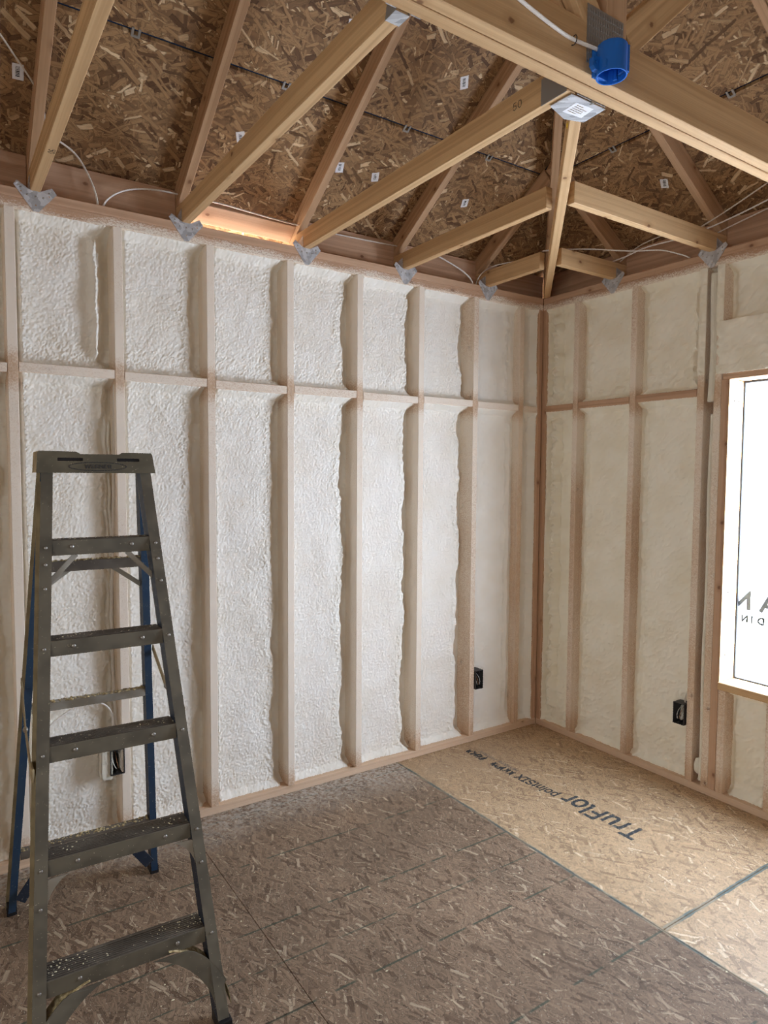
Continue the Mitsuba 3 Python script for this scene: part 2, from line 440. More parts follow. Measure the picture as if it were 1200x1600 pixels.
def foam_panel(P, key, a0, a1, z0, z1, depth=0.066, step=0.0075, m='foam', seed=0, edge=0.118, trough=0.075, near=0.07, ridges=(), lumps=0.0015, wave=0.007, top_cove=0.04, beads=0.0032, solid=None):
    """one bay of sprayed foam: a lumpy front, recessed behind the stud faces, closed at the sides and the back"""
    na, nz = max(4, int((a1 - a0) / step)), max(4, int((z1 - z0) / step))
    a, z = np.meshgrid(np.linspace(a0, a1, na), np.linspace(z0, z1, nz))
    ea = np.minimum(a - a0, a1 - a)
    zb, zt = z - z0, z1 - z
    ss = lambda x: np.clip(x, 0, 1) ** 2 * (3 - 2 * np.clip(x, 0, 1))
    q = np.stack([a, np.zeros_like(a), z], -1)
    big = meshkit.fbm(q * [9, 1, 5], 3, seed)
    # the foam pulls away from the studs: a wavy trough along each side, closing towards the plates and the blocking
    wob = meshkit.fbm(np.stack([np.zeros_like(z), (a > (a0 + a1) / 2) * 7.0, z * 5.0], -1), 3, seed + 40) + 0.25 * (meshkit.noise(q * 45, seed + 50) - 0.5)
    wd = trough * min(1.0, (a1 - a0) / 0.30) * np.where(a > (a0 + a1) / 2, near, 1.0) * (0.35 + 1.3 * wob) * (0.3 + 0.7 * ss(zb / 0.05)) * (0.2 + 0.8 * ss(zt / 0.06)) + 0.003
    out = ss((ea - wd * 0.45) / (0.018 + 0.2 * wd))
    d = edge + (depth - edge) * out
    d = d * (0.35 + 0.65 * ss((zt + 0.004) / top_cove)) * (0.6 + 0.4 * ss((zb + 0.004) / 0.035)) + wave * (big - 0.5) * 2
    # popcorn, larger towards the blocking, the bottom plate and the rolled edges
    lump = meshkit.fbm(q * 48, 2, seed + 3)
    cell = meshkit.noise(q * 95, seed + 9)
    rough = 0.45 + 1.3 * np.exp(-zb / 0.12) + 0.8 * np.exp(-zt / 0.10) + 0.5 * meshkit.noise(q * 3, seed + 5) + 1.3 * np.exp(-((ea - wd - 0.012) / 0.014) ** 2)
    d = d - lumps * rough * (np.maximum(lump - 0.42, 0) * 2.2) - beads * rough * kernels(a + 0.37 * seed, z + 0.004 * cell)
    for kind, a_r, zs, ze, rw, ht in ridges:
        ar = a_r + 0.006 * (meshkit.noise(q * [0, 0, 14], seed + 21) - 0.5) * 2
        along = ss((z - zs) / 0.05) * ss((ze - z) / 0.05)
        bump = np.exp(-((a - ar) / rw) ** 2)
        if kind == 'rope':
            ar = a_r + 0.030 * (meshkit.fbm(q * [0, 0, 9], 3, seed + 22) - 0.5)
            bump = np.exp(-(np.abs(a - ar) / (rw * (0.6 + 0.8 * meshkit.noise(q * [0, 0, 24], seed + 23)))) ** 4)
            bump = bump * (0.15 + 1.5 * meshkit.fbm(q * [55, 0, 30], 2, seed + 33))
        if kind == 'rope':
            side_ = np.exp(-((np.abs(a - ar) - rw * 1.25) / 0.007) ** 2)
            d = d + 0.35 * ht * side_ * along * meshkit.noise(q * [0, 0, 16], seed + 29)
        d = d - ht * bump * along
    d = np.clip(d, -0.016, 0.134)
    front = P(a, d, z).reshape(-1, 3)
    back = SD - 0.002 if solid is None else solid
    back_d = np.full_like(d, back)
    idx = np.arange(na * nz).reshape(nz, na)
    quads = np.stack([idx[:-1, :-1], idx[:-1, 1:], idx[1:, 1:], idx[1:, :-1]], -1).reshape(-1, 4)
    rim = np.r_[idx[0, :], idx[1:, -1], idx[-1, -2::-1], idx[-2:0:-1, 0]]
    k = len(rim)
    v = [front, front[rim], P(a, back_d, z).reshape(-1, 3)[rim]]
    n0, i = na * nz, np.arange(k)
    j = (i + 1) % k
    skirt = np.stack([n0 + i, n0 + k + i, n0 + k + j, n0 + j], 1)
    nb = n0 + 2 * k
    v.append(P(np.array([a0, a1, a1, a0]), back, np.array([z0, z0, z1, z1])))
    v, f = np.vstack(v), np.vstack([quads, skirt, [[nb, nb + 3, nb + 2, nb + 1]]])
    # faces of the front point into the room
    p0, p1, p2 = v[f[0, 0]], v[f[0, 1]], v[f[0, 2]]
    inward = P(0, 0, 0) - P(0, 1, 0)
    if np.dot(np.cross(p1 - p0, p2 - p0), inward) < 0:
        f = f[:, ::-1]
    uvf = np.stack([a.ravel() + 10 + seed, z.ravel() + 2], 1)
    uv = np.vstack([uvf, uvf[rim], uvf[rim] + 0.01, np.full((4, 2), 0.5)])
    return put(key, (v, f), m, smooth=True, uv=uv)


def top_and_bottom(P, name, length, lap):
    wbox(P, f'{name}__bottom_plate', 0, length, 0, SD, 0.0, 0.038, 'wood_bottom', 'a')
    wbox(P, f'{name}__top_plate', 0, length, 0, SD, H - 0.076, H - 0.038, 'plate_sprayed', 'a')
    wbox(P, f'{name}__top_plate', lap, length, 0.0, SD, H - 0.0378, H, 'wood_plate', 'a')


ZS0, ZS1 = 0.038, H - 0.076
# --- left wall
top_and_bottom(LEFT, 'wall_left', W, 0.0)
left_studs = [0.544 + 0.4064 * k for k in range(10)]
left_edges = [(0.0, 0.036), (0.164, 0.202)] + [(a, a + SW) for a in left_studs]
for i, (a0, a1) in enumerate(left_edges):
    wbox(LEFT, 'wall_left__stud', a0, a1, 0, SD, ZS0, ZS1, 'wood_plate' if i == 0 else 'wood_sprayed_thin' if i in (1, 2) else 'wood_sprayed', 'z')
edges = left_edges + [(W - 0.0, W)]
for i in range(len(edges) - 1):
    a0, a1 = edges[i][1], min(edges[i + 1][0], W)
    if a1 - a0 < 0.02:
        continue
    visible = a0 < 3.4
    step = (0.0038 if a0 > 0.5 else 0.005) if visible else 0.02
    dz = 0.004 * ((i * 7) % 5 - 2) / 2
    wbox(LEFT, 'wall_left__blocking', a0 + 0.001, a1 - 0.002, 0.001, 0.09, BLOCK_Z[0] + dz, BLOCK_Z[1] + dz, 'wood_block', 'a')
    up_r, lo_r = [], []
    if i == 7:     # the bay with the buried cables, left of the ladder cap
        up_r = [('ridge', 2.683, 2.12, 2.66, 0.016, 0.040), ('ridge', 2.660, 2.12, 2.62, 0.007, 0.022)]
        lo_r = [('ridge', 2.640, 0.5, 2.03, 0.008, 0.024), ('ridge', 2.662, 1.85, 2.03, 0.010, 0.020), ('ridge', 2.622, 0.5, 1.9, 0.006, 0.020)]
    if i == 1:
        up_r = [('rope', 0.27, 2.1, 2.68, 0.02, 0.012)]
        lo_r = [('ridge', 0.235, 0.1, 2.0, 0.012, 0.015), ('ridge', 0.27, 0.1, 1.9, 0.012, 0.010)]
    if i == 0:
        up_r = [('ridge', 0.13, 2.1, 2.68, 0.016, 0.03)]
        lo_r = [('ridge', 0.13, 0.05, 2.0, 0.014, 0.02)]
    tr = 0.02 if i == 0 else 0.04 if i == 1 else 0.062
    ed = 0.016 if i == 0 else 0.06 if i == 1 else 0.118
    foam_panel(LEFT, 'wall_left__foam_panel', a0, a1, BLOCK_Z[1] + dz, ZS1, step=step, trough=tr, edge=ed, seed=11 + 2 * i, ridges=up_r)
    foam_panel(LEFT, 'wall_left__foam_panel', a0, a1, ZS0, BLOCK_Z[0] + dz, step=step, trough=tr, edge=ed, seed=12 + 2 * i, ridges=lo_r)
put('wall_left__sheathing', boxm(np.array([-W - 0.16, SD, -0.25]), np.array([SD + 0.012, SD + 0.012, H + 0.0])), 'wall_board')

# --- right wall, with the window opening
top_and_bottom(RIGHT, 'wall_right', D, 0.0)
WIN = (1.232, 2.25, 0.606, 2.125)      # opening: a0, a1, z0, z1
r_full = [(0.0, 0.034), (0.2535, 0.2915), (0.660, 0.698), (1.066, 1.104), (1.156, 1.194), (2.288, 2.326), (2.692, 2.730), (3.098, 3.136), (3.504, 3.542), (3.91, 3.948), (4.316, 4.354), (4.72, 4.758), (D - 0.04, D)]
for i, (a0, a1) in enumerate(r_full):
    wbox(RIGHT, 'wall_right__stud', a0, a1, 0, SD, ZS0, ZS1, 'wood_plate' if i == 0 else 'wood_sprayed_thin', 'z')
for a0, a1 in ((1.1942, 1.232), (2.25, 2.2878)):
    wbox(RIGHT, 'wall_right__trimmer_stud', a0, a1, 0, SD, ZS0, WIN[3], 'wood_plate', 'z')
for a0 in (1.234, 1.4725, 1.879):
    wbox(RIGHT, 'wall_right__cripple_stud', a0, a0 + SW, 0, SD, ZS0, WIN[2] - 0.038, 'wood_sprayed_thin', 'z')
wbox(RIGHT, 'wall_right__header', 1.196, 2.286, 0.006, 0.042, WIN[3], 2.411, 'wood_plate', 'a')
foam_panel(RIGHT, 'wall_right__foam_coat', 1.157, 2.286, WIN[3] + 0.03, 2.414, step=0.007, seed=301, depth=-0.004, edge=0.003, trough=0.01, m='foam_smooth', lumps=0.004, wave=0.003, beads=0.0014, solid=0.012, top_cove=0.02)
foam_panel(RIGHT, 'wall_right__foam_coat', 1.158, 1.193, 2.4145, ZS1, step=0.005, seed=302, depth=-0.006, edge=-0.001, trough=0.004, m='foam_smooth', lumps=0.003, wave=0.002, beads=0.0014, solid=0.001)
foam_panel(RIGHT, 'wall_right__foam_coat', 1.066, 1.104, 2.16, ZS1, step=0.005, seed=303, depth=-0.006, edge=-0.001, trough=0.004, m='foam_smooth', lumps=0.003, wave=0.002, beads=0.0014, solid=0.001)
wbox(RIGHT, 'wall_right__header', 1.196, 2.286, 0.10, 0.138, WIN[3], 2.411, 'wood_plate', 'a')
wbox(RIGHT, 'wall_right__header_foam', 1.196, 2.286, 0.043, 0.099, WIN[3] + 0.002, 2.40, 'foam_smooth', 'a')
for a0 in (1.4725, 1.879):
    wbox(RIGHT, 'wall_right__upper_cripple_stud', a0, a0 + SW, 0, SD, 2.4112, ZS1, 'wood_sprayed', 'z')
ups = [(1.194, 1.194)] + [(a, a + SW) for a in (1.4725, 1.879)] + [(2.288, 2.288)]
for i in range(len(ups) - 1):
    foam_panel(RIGHT, 'wall_right__foam_panel', ups[i][1], ups[i + 1][0], 2.4115, ZS1, step=0.008 if i == 0 else 0.02, seed=60 + i, depth=0.06, edge=0.085, trough=0.034, m='foam_smooth', lumps=0.004)
lows = [(1.194, 1.272)] + [(a, a + SW) for a in (1.4725, 1.879)] + [(2.25, 2.25)]
for i in range(len(lows) - 1):
    foam_panel(RIGHT, 'wall_right__foam_panel', lows[i][1], lows[i + 1][0], ZS0, WIN[2] - 0.038, step=0.0065 if i == 0 else 0.02, seed=70 + i, depth=0.055, edge=0.085, trough=0.034, m='foam_smooth', lumps=0.005)
bays = [(0.034, 0.2535), (0.2915, 0.660), (0.698, 1.066)]
for i, (a0, a1) in enumerate(bays):
    wbox(RIGHT, 'wall_right__blocking', a0 + 0.002, a1 - 0.002, 0.001, 0.09, BLOCK_Z[0] + 0.004 * i, BLOCK_Z[1] + 0.004 * i, 'wood_plate', 'a')
    up_r, lo_r = [], []
    if i == 0:
        up_r, lo_r = [('rope', 0.105, 2.1, 2.67, 0.022, 0.055)], [('rope', 0.105, 0.12, 2.02, 0.022, 0.055)]
    if i == 1:
        up_r, lo_r = [('rope', 0.325, 2.1, 2.65, 0.012, 0.014)], [('rope', 0.330, 0.1, 2.0, 0.012, 0.014)]
    if i == 2:
        up_r, lo_r = [('rope', 1.030, 2.1, 2.66, 0.012, 0.030), ('rope', 0.735, 2.1, 2.62, 0.012, 0.012)], [('rope', 0.735, 0.1, 2.0, 0.014, 0.016)]
    foam_panel(RIGHT, 'wall_right__foam_panel', a0, a1, BLOCK_Z[1] + 0.004 * i, ZS1, step=0.0052, beads=0.0022, seed=80 + 2 * i, depth=0.050 if i == 0 else 0.058, edge=0.016 if i == 0 else 0.072, trough=0.012 if i == 0 else 0.042, near=0.06, lumps=0.006, wave=0.006, ridges=up_r, m='foam_smooth')
    foam_panel(RIGHT, 'wall_right__foam_panel', a0, a1, ZS0, BLOCK_Z[0] + 0.004 * i, step=0.0052, beads=0.0022, seed=81 + 2 * i, depth=0.050 if i == 0 else 0.058, edge=0.016 if i == 0 else 0.072, trough=0.012 if i == 0 else 0.042, near=0.06, lumps=0.006, wave=0.006, ridges=lo_r, m='foam_smooth')
# the narrow slot between the third stud and the window studs, deep and only partly filled
foam_panel(RIGHT, 'wall_right__foam_panel', 1.104, 1.156, ZS0, ZS1, step=0.006, seed=95, depth=0.125, edge=0.10, trough=0.004, m='foam_smooth', lumps=0.006, wave=0.004, top_cove=0.03)
pts = [RIGHT(1.143 + 0.004 * math.sin(9 * z), 0.006, z) for z in np.linspace(2.02, 2.66, 16)]
put('wall_right__foam_bead', tube(pts, 0.018, 10), 'foam_smooth', smooth=True)
pts = [RIGHT(1.147 + 0.003 * math.sin(7 * z), 0.012, z) for z in np.linspace(0.06, 1.96, 26)]
put('wall_right__foam_bead', tube(pts, 0.011, 8), 'foam_smooth', smooth=True)
blob = trimesh.creation.icosphere(3, 1.0)
blob.vertices *= (1 + 0.25 * (meshkit.noise(blob.vertices * 3, 4) - 0.5)[:, None])
blob.vertices = RIGHT(1.13, 0.02, 0.13) + blob.vertices * [0.02, 0.02, 0.045]
put('wall_right__foam_bead', blob, 'foam_smooth', smooth=True)
# bays beyond the window, out of the picture
rest = [(3.136, 3.504), (3.542, 3.91), (3.948, 4.316), (4.354, 4.72), (4.758, D - 0.04), (2.326, 2.692), (2.730, 3.098)]
for i, (a0, a1) in enumerate(rest):
    foam_panel(RIGHT, 'wall_right__foam_panel', a0, a1, ZS0, ZS1, step=0.03, seed=100 + i, depth=0.058, edge=0.085, trough=0.034, m='foam_smooth')
hole = sg.box(-SD, -0.25, D + 0.16, H).difference(sg.box(WIN[0], WIN[2], WIN[1], WIN[3]))
put('wall_right__sheathing', prism(hole, 0.012, ((SD, 0, 0), (0, -1, 0), (0, 0, 1), (1, 0, 0))), 'wall_board')

# --- window_1: rough opening lined with boards, closed by white house wrap that glows with the daylight behind it
labels['window_1'] = {'kind': 'structure', 'label': 'window opening covered from outside with white printed house wrap'}
wbox(RIGHT, 'window_1__sill', WIN[0], WIN[1], -0.006, SD + 0.012, WIN[2] - 0.038, WIN[2], 'wood_truss', 'a')
wbox(RIGHT, 'window_1__flange', WIN[0], WIN[0] + 0.010, SD - 0.006, SD + 0.010, WIN[2], WIN[3], 'flange_grey', 'z')
wbox(RIGHT, 'window_1__flange', WIN[0], WIN[1], SD - 0.006, SD + 0.010, WIN[3] - 0.010, WIN[3], 'flange_grey', 'a')
wbox(RIGHT, 'window_1__flange', WIN[0], WIN[1], SD - 0.006, SD + 0.010, WIN[2], WIN[2] + 0.006, 'flange_grey', 'a')
wbox(RIGHT, 'window_1__jamb', WIN[0] + 0.0001, WIN[0] + 0.004, 0.0, SD - 0.006, WIN[2], WIN[3], 'wood_truss', 'z')
nails = join([dome(RIGHT(WIN[0] + 0.004, d, z), (0, -1, 0), 0.0032) for d, z in ((0.05, 2.02), (0.09, 2.02), (0.07, 1.77), (0.045, 1.66), (0.04, 1.40), (0.045, 1.36), (0.055, 1.06), (0.09, 1.07), (0.045, 0.74), (0.09, 0.72))])
put('window_1__jamb__nail', nails, 'ink_black', kind='stuff')


def wrap(key, frame, w, h, radiance, weight=1.0):
    """a wrap sheet that emits light itself, in place of daylight behind it"""
    me = prism(sg.box(0, 0, w, h), 0.0012, frame)
    key = put(key, me, 'wrap_edge')
    scene[key]['emitter'] = {'type': 'area', 'radiance': rgb(*radiance), 'sampling_weight': weight}
    return key


day = np.array([0.85, 1.0, 1.22])
wrap('window_1__house_wrap', (RIGHT(WIN[0], SD + 0.0135, WIN[2]), (0, -1, 0), (0, 0, 1), (-1, 0, 0)), WIN[1] - WIN[0], WIN[3] - WIN[2], WRAP_MAIN * day, 4.0)


STROKES = {'N': [[(0, 0), (0, 1), (1, 0), (1, 1)]], 'A': [[(0, 0), (0.5, 1), (1, 0)], [(0.2, 0.33), (0.8, 0.33)]], 'I': [[(0, 0), (0, 1)]],
           'D': [[(0, 0), (0, 1), (0.5, 1), (0.9, 0.8), (1, 0.5), (0.9, 0.2), (0.5, 0), (0, 0)]], 'L': [[(0, 1), (0, 0), (1, 0)]],
           'U': [[(0, 1), (0, 0.3), (0.2, 0.05), (0.5, 0), (0.8, 0.05), (1, 0.3), (1, 1)]],
           'G': [[(0.95, 0.8), (0.75, 0.95), (0.5, 1), (0.2, 0.9), (0, 0.5), (0.2, 0.1), (0.5, 0), (0.8, 0.05), (1, 0.25), (1, 0.45), (0.6, 0.45)]],
           'B': [[(0, 0), (0, 1), (0.6, 1), (0.9, 0.85), (0.8, 0.58), (0.55, 0.53), (0, 0.53)], [(0.55, 0.53), (0.95, 0.4), (0.95, 0.15), (0.6, 0), (0, 0)]],
           'R': [[(0, 0), (0, 1), (0.6, 1), (0.95, 0.85), (0.9, 0.58), (0.55, 0.5), (0, 0.5)], [(0.5, 0.5), (1, 0)]]}


def wrap_letter(ch, ya, yb_, z, height, stroke, m):
    """a letter printed on the outside of the wrap, so mirrored from inside; ya..yb_ = from its right to its left side along the wall"""
    x0, x1 = yb_ + stroke / 2, ya - stroke / 2
    poly = []
    for line in STROKES[ch]:
        pts = [(x0 + (x1 - x0) * u, z + stroke / 2 + (height - stroke) * v) for u, v in line]
        poly.append(sg.LineString(pts).buffer(stroke / 2, cap_style=3, join_style=2, mitre_limit=2))
    from shapely import union_all
    put('window_1__house_wrap__letter', prism(union_all(poly), 0.0006, ((SD + 0.0112, 0, 0), (0, 1, 0), (0, 0, 1), (1, 0, 0))), m)


for ch, ya, yb_ in (('N', -1.218, -1.300), ('A', -1.345, -1.440)):
    wrap_letter(ch, ya, yb_, 0.966, 0.092, 0.0195, 'wrap_ink')
for ch, ya, yb_ in (('G', -1.206, -1.239), ('N', -1.257, -1.289), ('I', -1.3085, -1.3135), ('D', -1.338, -1.371)):
    wrap_letter(ch, ya, yb_, 0.902, 0.037, 0.0068, 'wrap_ink_thin')

# --- the two walls behind the camera, out of the picture, each with a glowing opening placed to light the room
labels['wall_side'] = {'kind': 'structure', 'label': 'unseen brown wall behind the camera on the left, coloured to warm the bounced light'}
labels['wall_back'] = {'kind': 'structure', 'label': 'unseen brown back wall behind the camera, coloured to warm the bounced light'}
labels['unseen_window_2'] = {'kind': 'structure', 'label': 'unseen glowing window behind the camera, placed to light the window wall'}
labels['unseen_window_3'] = {'kind': 'structure', 'label': 'unseen glowing window in the back wall, placed to light the room from behind'}
w2 = sg.box(2.2, 0.606, 4.4, 2.125)
put('wall_side__foam_panel', prism(sg.box(-0.1, 0, D, H).difference(w2), 0.14, ((-W, 0, 0), (0, -1, 0), (0, 0, 1), (-1, 0, 0))), 'wall_board')  # plain brown slab out of view, no foam on it
wrap('unseen_window_2__house_wrap', ((-W - 0.12, -2.2, 0.606), (0, -1, 0), (0, 0, 1), (1, 0, 0)), 2.2, 1.519, UNSEEN_SIDE * np.array([0.95, 1.0, 1.0]))
w3 = sg.box(0.8, 0.606, 2.4, 2.125)
put('wall_back__foam_panel', prism(sg.box(-SD, 0, W + 0.15, H).difference(w3), 0.14, ((0, -D, 0), (-1, 0, 0), (0, 0, 1), (0, -1, 0))), 'wall_board')  # out of view too, bare brown to warm the bounce
wrap('unseen_window_3__house_wrap', ((-0.8, -D - 0.12, 0.606), (-1, 0, 0), (0, 0, 1), (0, 1, 0)), 1.6, 1.519, UNSEEN_BACK * day)

# ------------------------------------------------------------------ floor
labels['floor'] = {'kind': 'structure', 'label': 'subfloor of oriented strand board panels'}
put('floor__joist_deck', boxm(np.array([-W - 0.15, -D - 0.15, -0.25]), np.array([0.15, 0.15, -0.0185])), 'dark_gap')
GX, GY = -1.117, -1.69     # panel joints


def floor_panel(x0, x1, y0, y1, m, along):
    me = boxm(np.array([x0, y0, -0.018]), np.array([x1, y1, 0.0]), 0.0012)
    v = me.vertices[me.faces].reshape(-1, 3)
    uv = v[:, [1, 0]] if along == 'y' else v[:, [0, 1]]
    return put('floor__panel', (v, np.arange(len(v)).reshape(-1, 3)), m, uv=uv + 20)


g = 0.0014
floor_panel(GX + g, 0.14, GY + g, 0.14, 'floor_new', 'y')
floor_panel(GX + g, 0.14, GY - 2.44, GY - g, 'floor_new', 'y')
floor_panel(GX + g, 0.14, -D - 0.14, GY - 2.4432, 'floor_new', 'y')
for k, x1 in enumerate((GX - g, GX - 1.22, GX - 2.44)):
    x0 = max(x1 - 1.217, -W - 0.14)
    ys = [0.14, -2.62, -5.05, -D - 0.14] if k != 1 else [0.14, -1.285, -3.73, -D - 0.14]
    for i in range(3):
        floor_panel(x0, x1, ys[i + 1] + g, ys[i] - g, 'floor_old', 'y')
# painted panel edges along the joints
wbx = [(GX - 0.006, GX + 0.008, -D, 0.0), (GX + 0.010, 0.0, GY - 0.010, GY + 0.009)]
for i, (x0, x1, y0, y1) in enumerate(wbx):
    n = 260
    t = np.linspace(0, 1, n)
    q = np.stack([t * 30, t * 0, t * 0 + i], -1)
    wob0, wob1 = 0.006 * (meshkit.fbm(q, 3, 5) - 0.5), 0.008 * (meshkit.fbm(q, 3, 6) - 0.5)
    for s in (0, 1):
        if i == 0:
            c = GX + (g if s else -g)
            e = (x1 + wob1) if s else (x0 + wob0)
            yy = y0 + (y1 - y0) * t
            poly = sg.Polygon(np.vstack([np.stack([np.full(n, c), yy], 1), np.stack([e, yy], 1)[::-1]]))
        else:
            c = GY + (g if s else -g)
            e = (y1 + wob1) if s else (y0 + wob0)
            xx = x0 + (x1 - x0) * t
            poly = sg.Polygon(np.vstack([np.stack([xx, np.full(n, c)], 1), np.stack([xx, e], 1)[::-1]]))
        put('floor__painted_edge', prism(poly.buffer(0), 0.0003, ((0, 0, 0.00012), (1, 0, 0), (0, 1, 0), (0, 0, 1))), 'green_edge')


def floor_text(s, height, x_base, y_start, bold, m, stretch=1.0):
    me = meshkit.text_mesh(s, height, 0.0003, bold=bold)
    v = me.vertices
    me.vertices = np.stack([x_base - v[:, 1], y_start + v[:, 0] * stretch, 0.0001 + v[:, 2]], -1)
    me.fix_normals()
    put('floor__panel__lettering', me, m)
    return y_start + v[:, 0].max() * stretch


def fit(s_, height, bold, length):
    return length / meshkit.text_mesh(s_, height, 0.0003, bold=bold).bounds[1][0]


floor_text('TruFlor', 0.118, -0.575, -1.258, True, 'ink', fit('TruFlor', 0.118, True, 0.455))
floor_text('pointSIX', 0.060, -0.628, -0.775, True, 'ink_dark', fit('pointSIX', 0.060, True, 0.28))


def worn_print(y0, y1, x_base, height, m):
    """two worn words that can no longer be read: only bits of the letter strokes are left"""
    y, bits, n = y0, [], 0
    while y < y1:
        w = height * (0.35 + 0.3 * rng.random())
        if abs((y - y0) / (y1 - y0) - 0.5) > 0.04:
            for _ in range(6):
                p, q = rng.random(2) * [w, height], rng.random(2) * [w, height]
                q = p + (q - p) / max(np.linalg.norm(q - p), 1e-6) * height * (0.4 + 0.4 * rng.random())
                bits.append(sg.LineString([(x_base - p[1], y + p[0]), (x_base - min(max(q[1], 0), height), y + min(max(q[0], 0), w))]).buffer(height * 0.085, 2))
        y += w * 1.25
    from shapely import union_all
    put('floor__panel__lettering', prism(union_all(bits), 0.0003, ((0, 0, 0.0001), (1, 0, 0), (0, 1, 0), (0, 0, 1))), m)


worn_print(-0.465, -0.10, -0.640, 0.050, 'ink_dark')
worn_print(-0.455, -0.14, -0.604, 0.026, 'ink_faint')

# ------------------------------------------------------------------ roof
labels['ceiling'] = {'kind': 'structure', 'label': 'underside of the hip roof, strand board panels'}
EV = 0.62
left_jacks = [0.478 + 0.607 * k for k in range(6)]
C1, C2 = (-W / 2, -W / 2), (-W / 2, -D + W / 2)
region = {'left': sg.Polygon([(EV, EV), C1, (-W - EV, EV)]), 'right': sg.Polygon([(EV, EV), (EV, -D - EV), C2, C1]),
          'side': sg.Polygon([(-W - EV, EV), C1, C2, (-W - EV, -D - EV)]), 'back': sg.Polygon([(-W - EV, -D - EV), C2, (EV, -D - EV)])}
dist = {'left': lambda x, y: -y, 'right': lambda x, y: -x, 'side': lambda x, y: x + W, 'back': lambda x, y: y + D}
SK = math.sqrt(1 + M * M)
for side, poly in region.items():
    dfun = dist[side]
    courses = [EV, -0.415, -1.45, -2.49]
    for ci in range(3):
        hi_, lo_ = courses[ci], courses[ci + 1]
        for k in range(-4, 4):
            # the butt joints lie on the top chords
            off = (left_jacks[4 if ci % 2 else 2] if side == 'left' else (0.530 if ci % 2 else 1.125)) + 2.428 * k
            gp = 0.0075
            t0, t1 = (off + gp, off + 2.428 - gp)
            # band coordinates: along the eave t, down-slope distance q (positive outside the wall line)
            if side == 'left':
                b = sg.box(-t1, lo_ + gp, -t0, hi_ - gp)
            elif side == 'right':
                b = sg.box(lo_ + gp, -t1, hi_ - gp, -t0)
            elif side == 'side':
                b = sg.box(-W - hi_ + gp, -t1, -W - lo_ - gp, -t0)
            else:
                b = sg.box(-t1, -D - hi_ + gp, -t0, -D - lo_ - gp)
            piece = poly.buffer(-0.0008).intersection(b)
            if piece.is_empty or piece.area < 0.002:
                continue
            me = trimesh.creation.extrude_polygon(piece, 0.0111 * SK, engine='earcut')
            v = me.vertices[me.faces].reshape(-1, 3)
            dd = dfun(v[:, 0], v[:, 1])
            v = np.stack([v[:, 0], v[:, 1], Z0 + M * dd + v[:, 2]], 1)
            uv = np.stack([v[:, 0], dd * SK], 1) if side in ('left', 'back') else np.stack([v[:, 1], dd * SK], 1)
            put('ceiling__panel', (v, np.arange(len(v)).reshape(-1, 3)), 'roof_board', uv=uv + 15 + 3.7 * ci + 1.3 * k)
    me = trimesh.creation.extrude_polygon(poly, 0.006, engine='earcut')
    v = me.vertices
    me.vertices = np.stack([v[:, 0], v[:, 1], Z0 + 0.0135 * SK + M * dfun(v[:, 0], v[:, 1]) + v[:, 2]], 1)
    put('ceiling__roofing_felt', me, 'felt')


def on_roof(side, a, q):
    """a point on the underside of the left or right roof plane: a along the eave from the corner, q inwards from the wall line"""
    return np.array([-a, -q, Z0 + M * q]) if side == 'left' else np.array([-q, -a, Z0 + M * q])


def roof_frame(side, a, q, turn=0.0):
    o = on_roof(side, a, q)
    if side == 'left':
        ex, ey = np.array([-1.0, 0, 0]), np.array([0, -1, M]) / SK
    else:
        ex, ey = np.array([0, -1.0, 0]), np.array([-1, 0, M]) / SK
    n = np.cross(ex, ey)
    n = -n if n[2] > 0 else n
    c, s = math.cos(turn), math.sin(turn)
    return o, ex * c + ey * s, -ex * s + ey * c, n


for side, a, q, turn, w in (('left', 2.976, 0.178, 1.5, 0.06), ('left', 2.109, 0.178, 1.15, 0.055), ('left', 1.604, 0.175, 1.3, 0.055), ('left', 1.403, 0.178, 1.2, 0.05),
                            ('left', 1.831, 0.67, 1.2, 0.07), ('left', 1.23, 0.65, 1.0, 0.06), ('right', 0.957, 0.168, 1.2, 0.055), ('left', 0.82, 0.18, 1.2, 0.05)):
    o, ex, ey, n = roof_frame(side, a, q, turn)
    k = put('ceiling__sticker', prism(sg.box(-w / 2, -0.019, w / 2, 0.019), 0.0006, (o + n * 0.0006, ex, ey, n)), 'paper', label='small white paper sticker')
    bars = []
    x = -w * 0.30
    while x < w * 0.30:
        wd = 0.0012 + 0.003 * rng.random()
        bars.append(sg.box(x, -0.008, x + wd, 0.006))
        x += wd + 0.0016 + 0.002 * rng.random()
    put(f'{k}__barcode', prism(sg.MultiPolygon(bars), 0.0003, (o + n * 0.00125, ex, ey, n)), 'ink_black')
for side, a, kk in (('left', 2.001, 0), ('left', 1.379, 0), ('left', 2.61, 0), ('left', 0.86, 0), ('right', 0.83, 0), ('right', 1.43, 0)):
    o, ex, ey, n = roof_frame(side, a, 0.413)
    u_ = sg.LineString([(-0.012, 0.018), (-0.012, -0.012), (0.012, -0.012), (0.012, 0.018)]).buffer(0.0045, cap_style=2)
    put('ceiling__panel_clip', prism(u_, 0.003, (o + n * 0.0005, ex, ey, n)), 'steel', label='shiny metal clip joining two roof panels')

# ------------------------------------------------------------------ trusses
TW, TH = 0.038, 0.089
VH = TH * SK    # vertical height of a sloping chord
ORD = ['first', 'second', 'third', 'fourth', 'fifth']


def rafter(key, side, a, q0, q1, m='wood_rafter'):
    """a sloping top chord under the roof: plan distance q0 (negative = eave) to q1 from the wall line"""
    A, B = on_roof(side, a, q0), on_roof(side, a, q1)
    n = roof_frame(side, a, 0)[3]
    return board(key, A + n * (TH / 2 + 0.002), B + n * (TH / 2 + 0.002), TW, TH, m, up=-n)


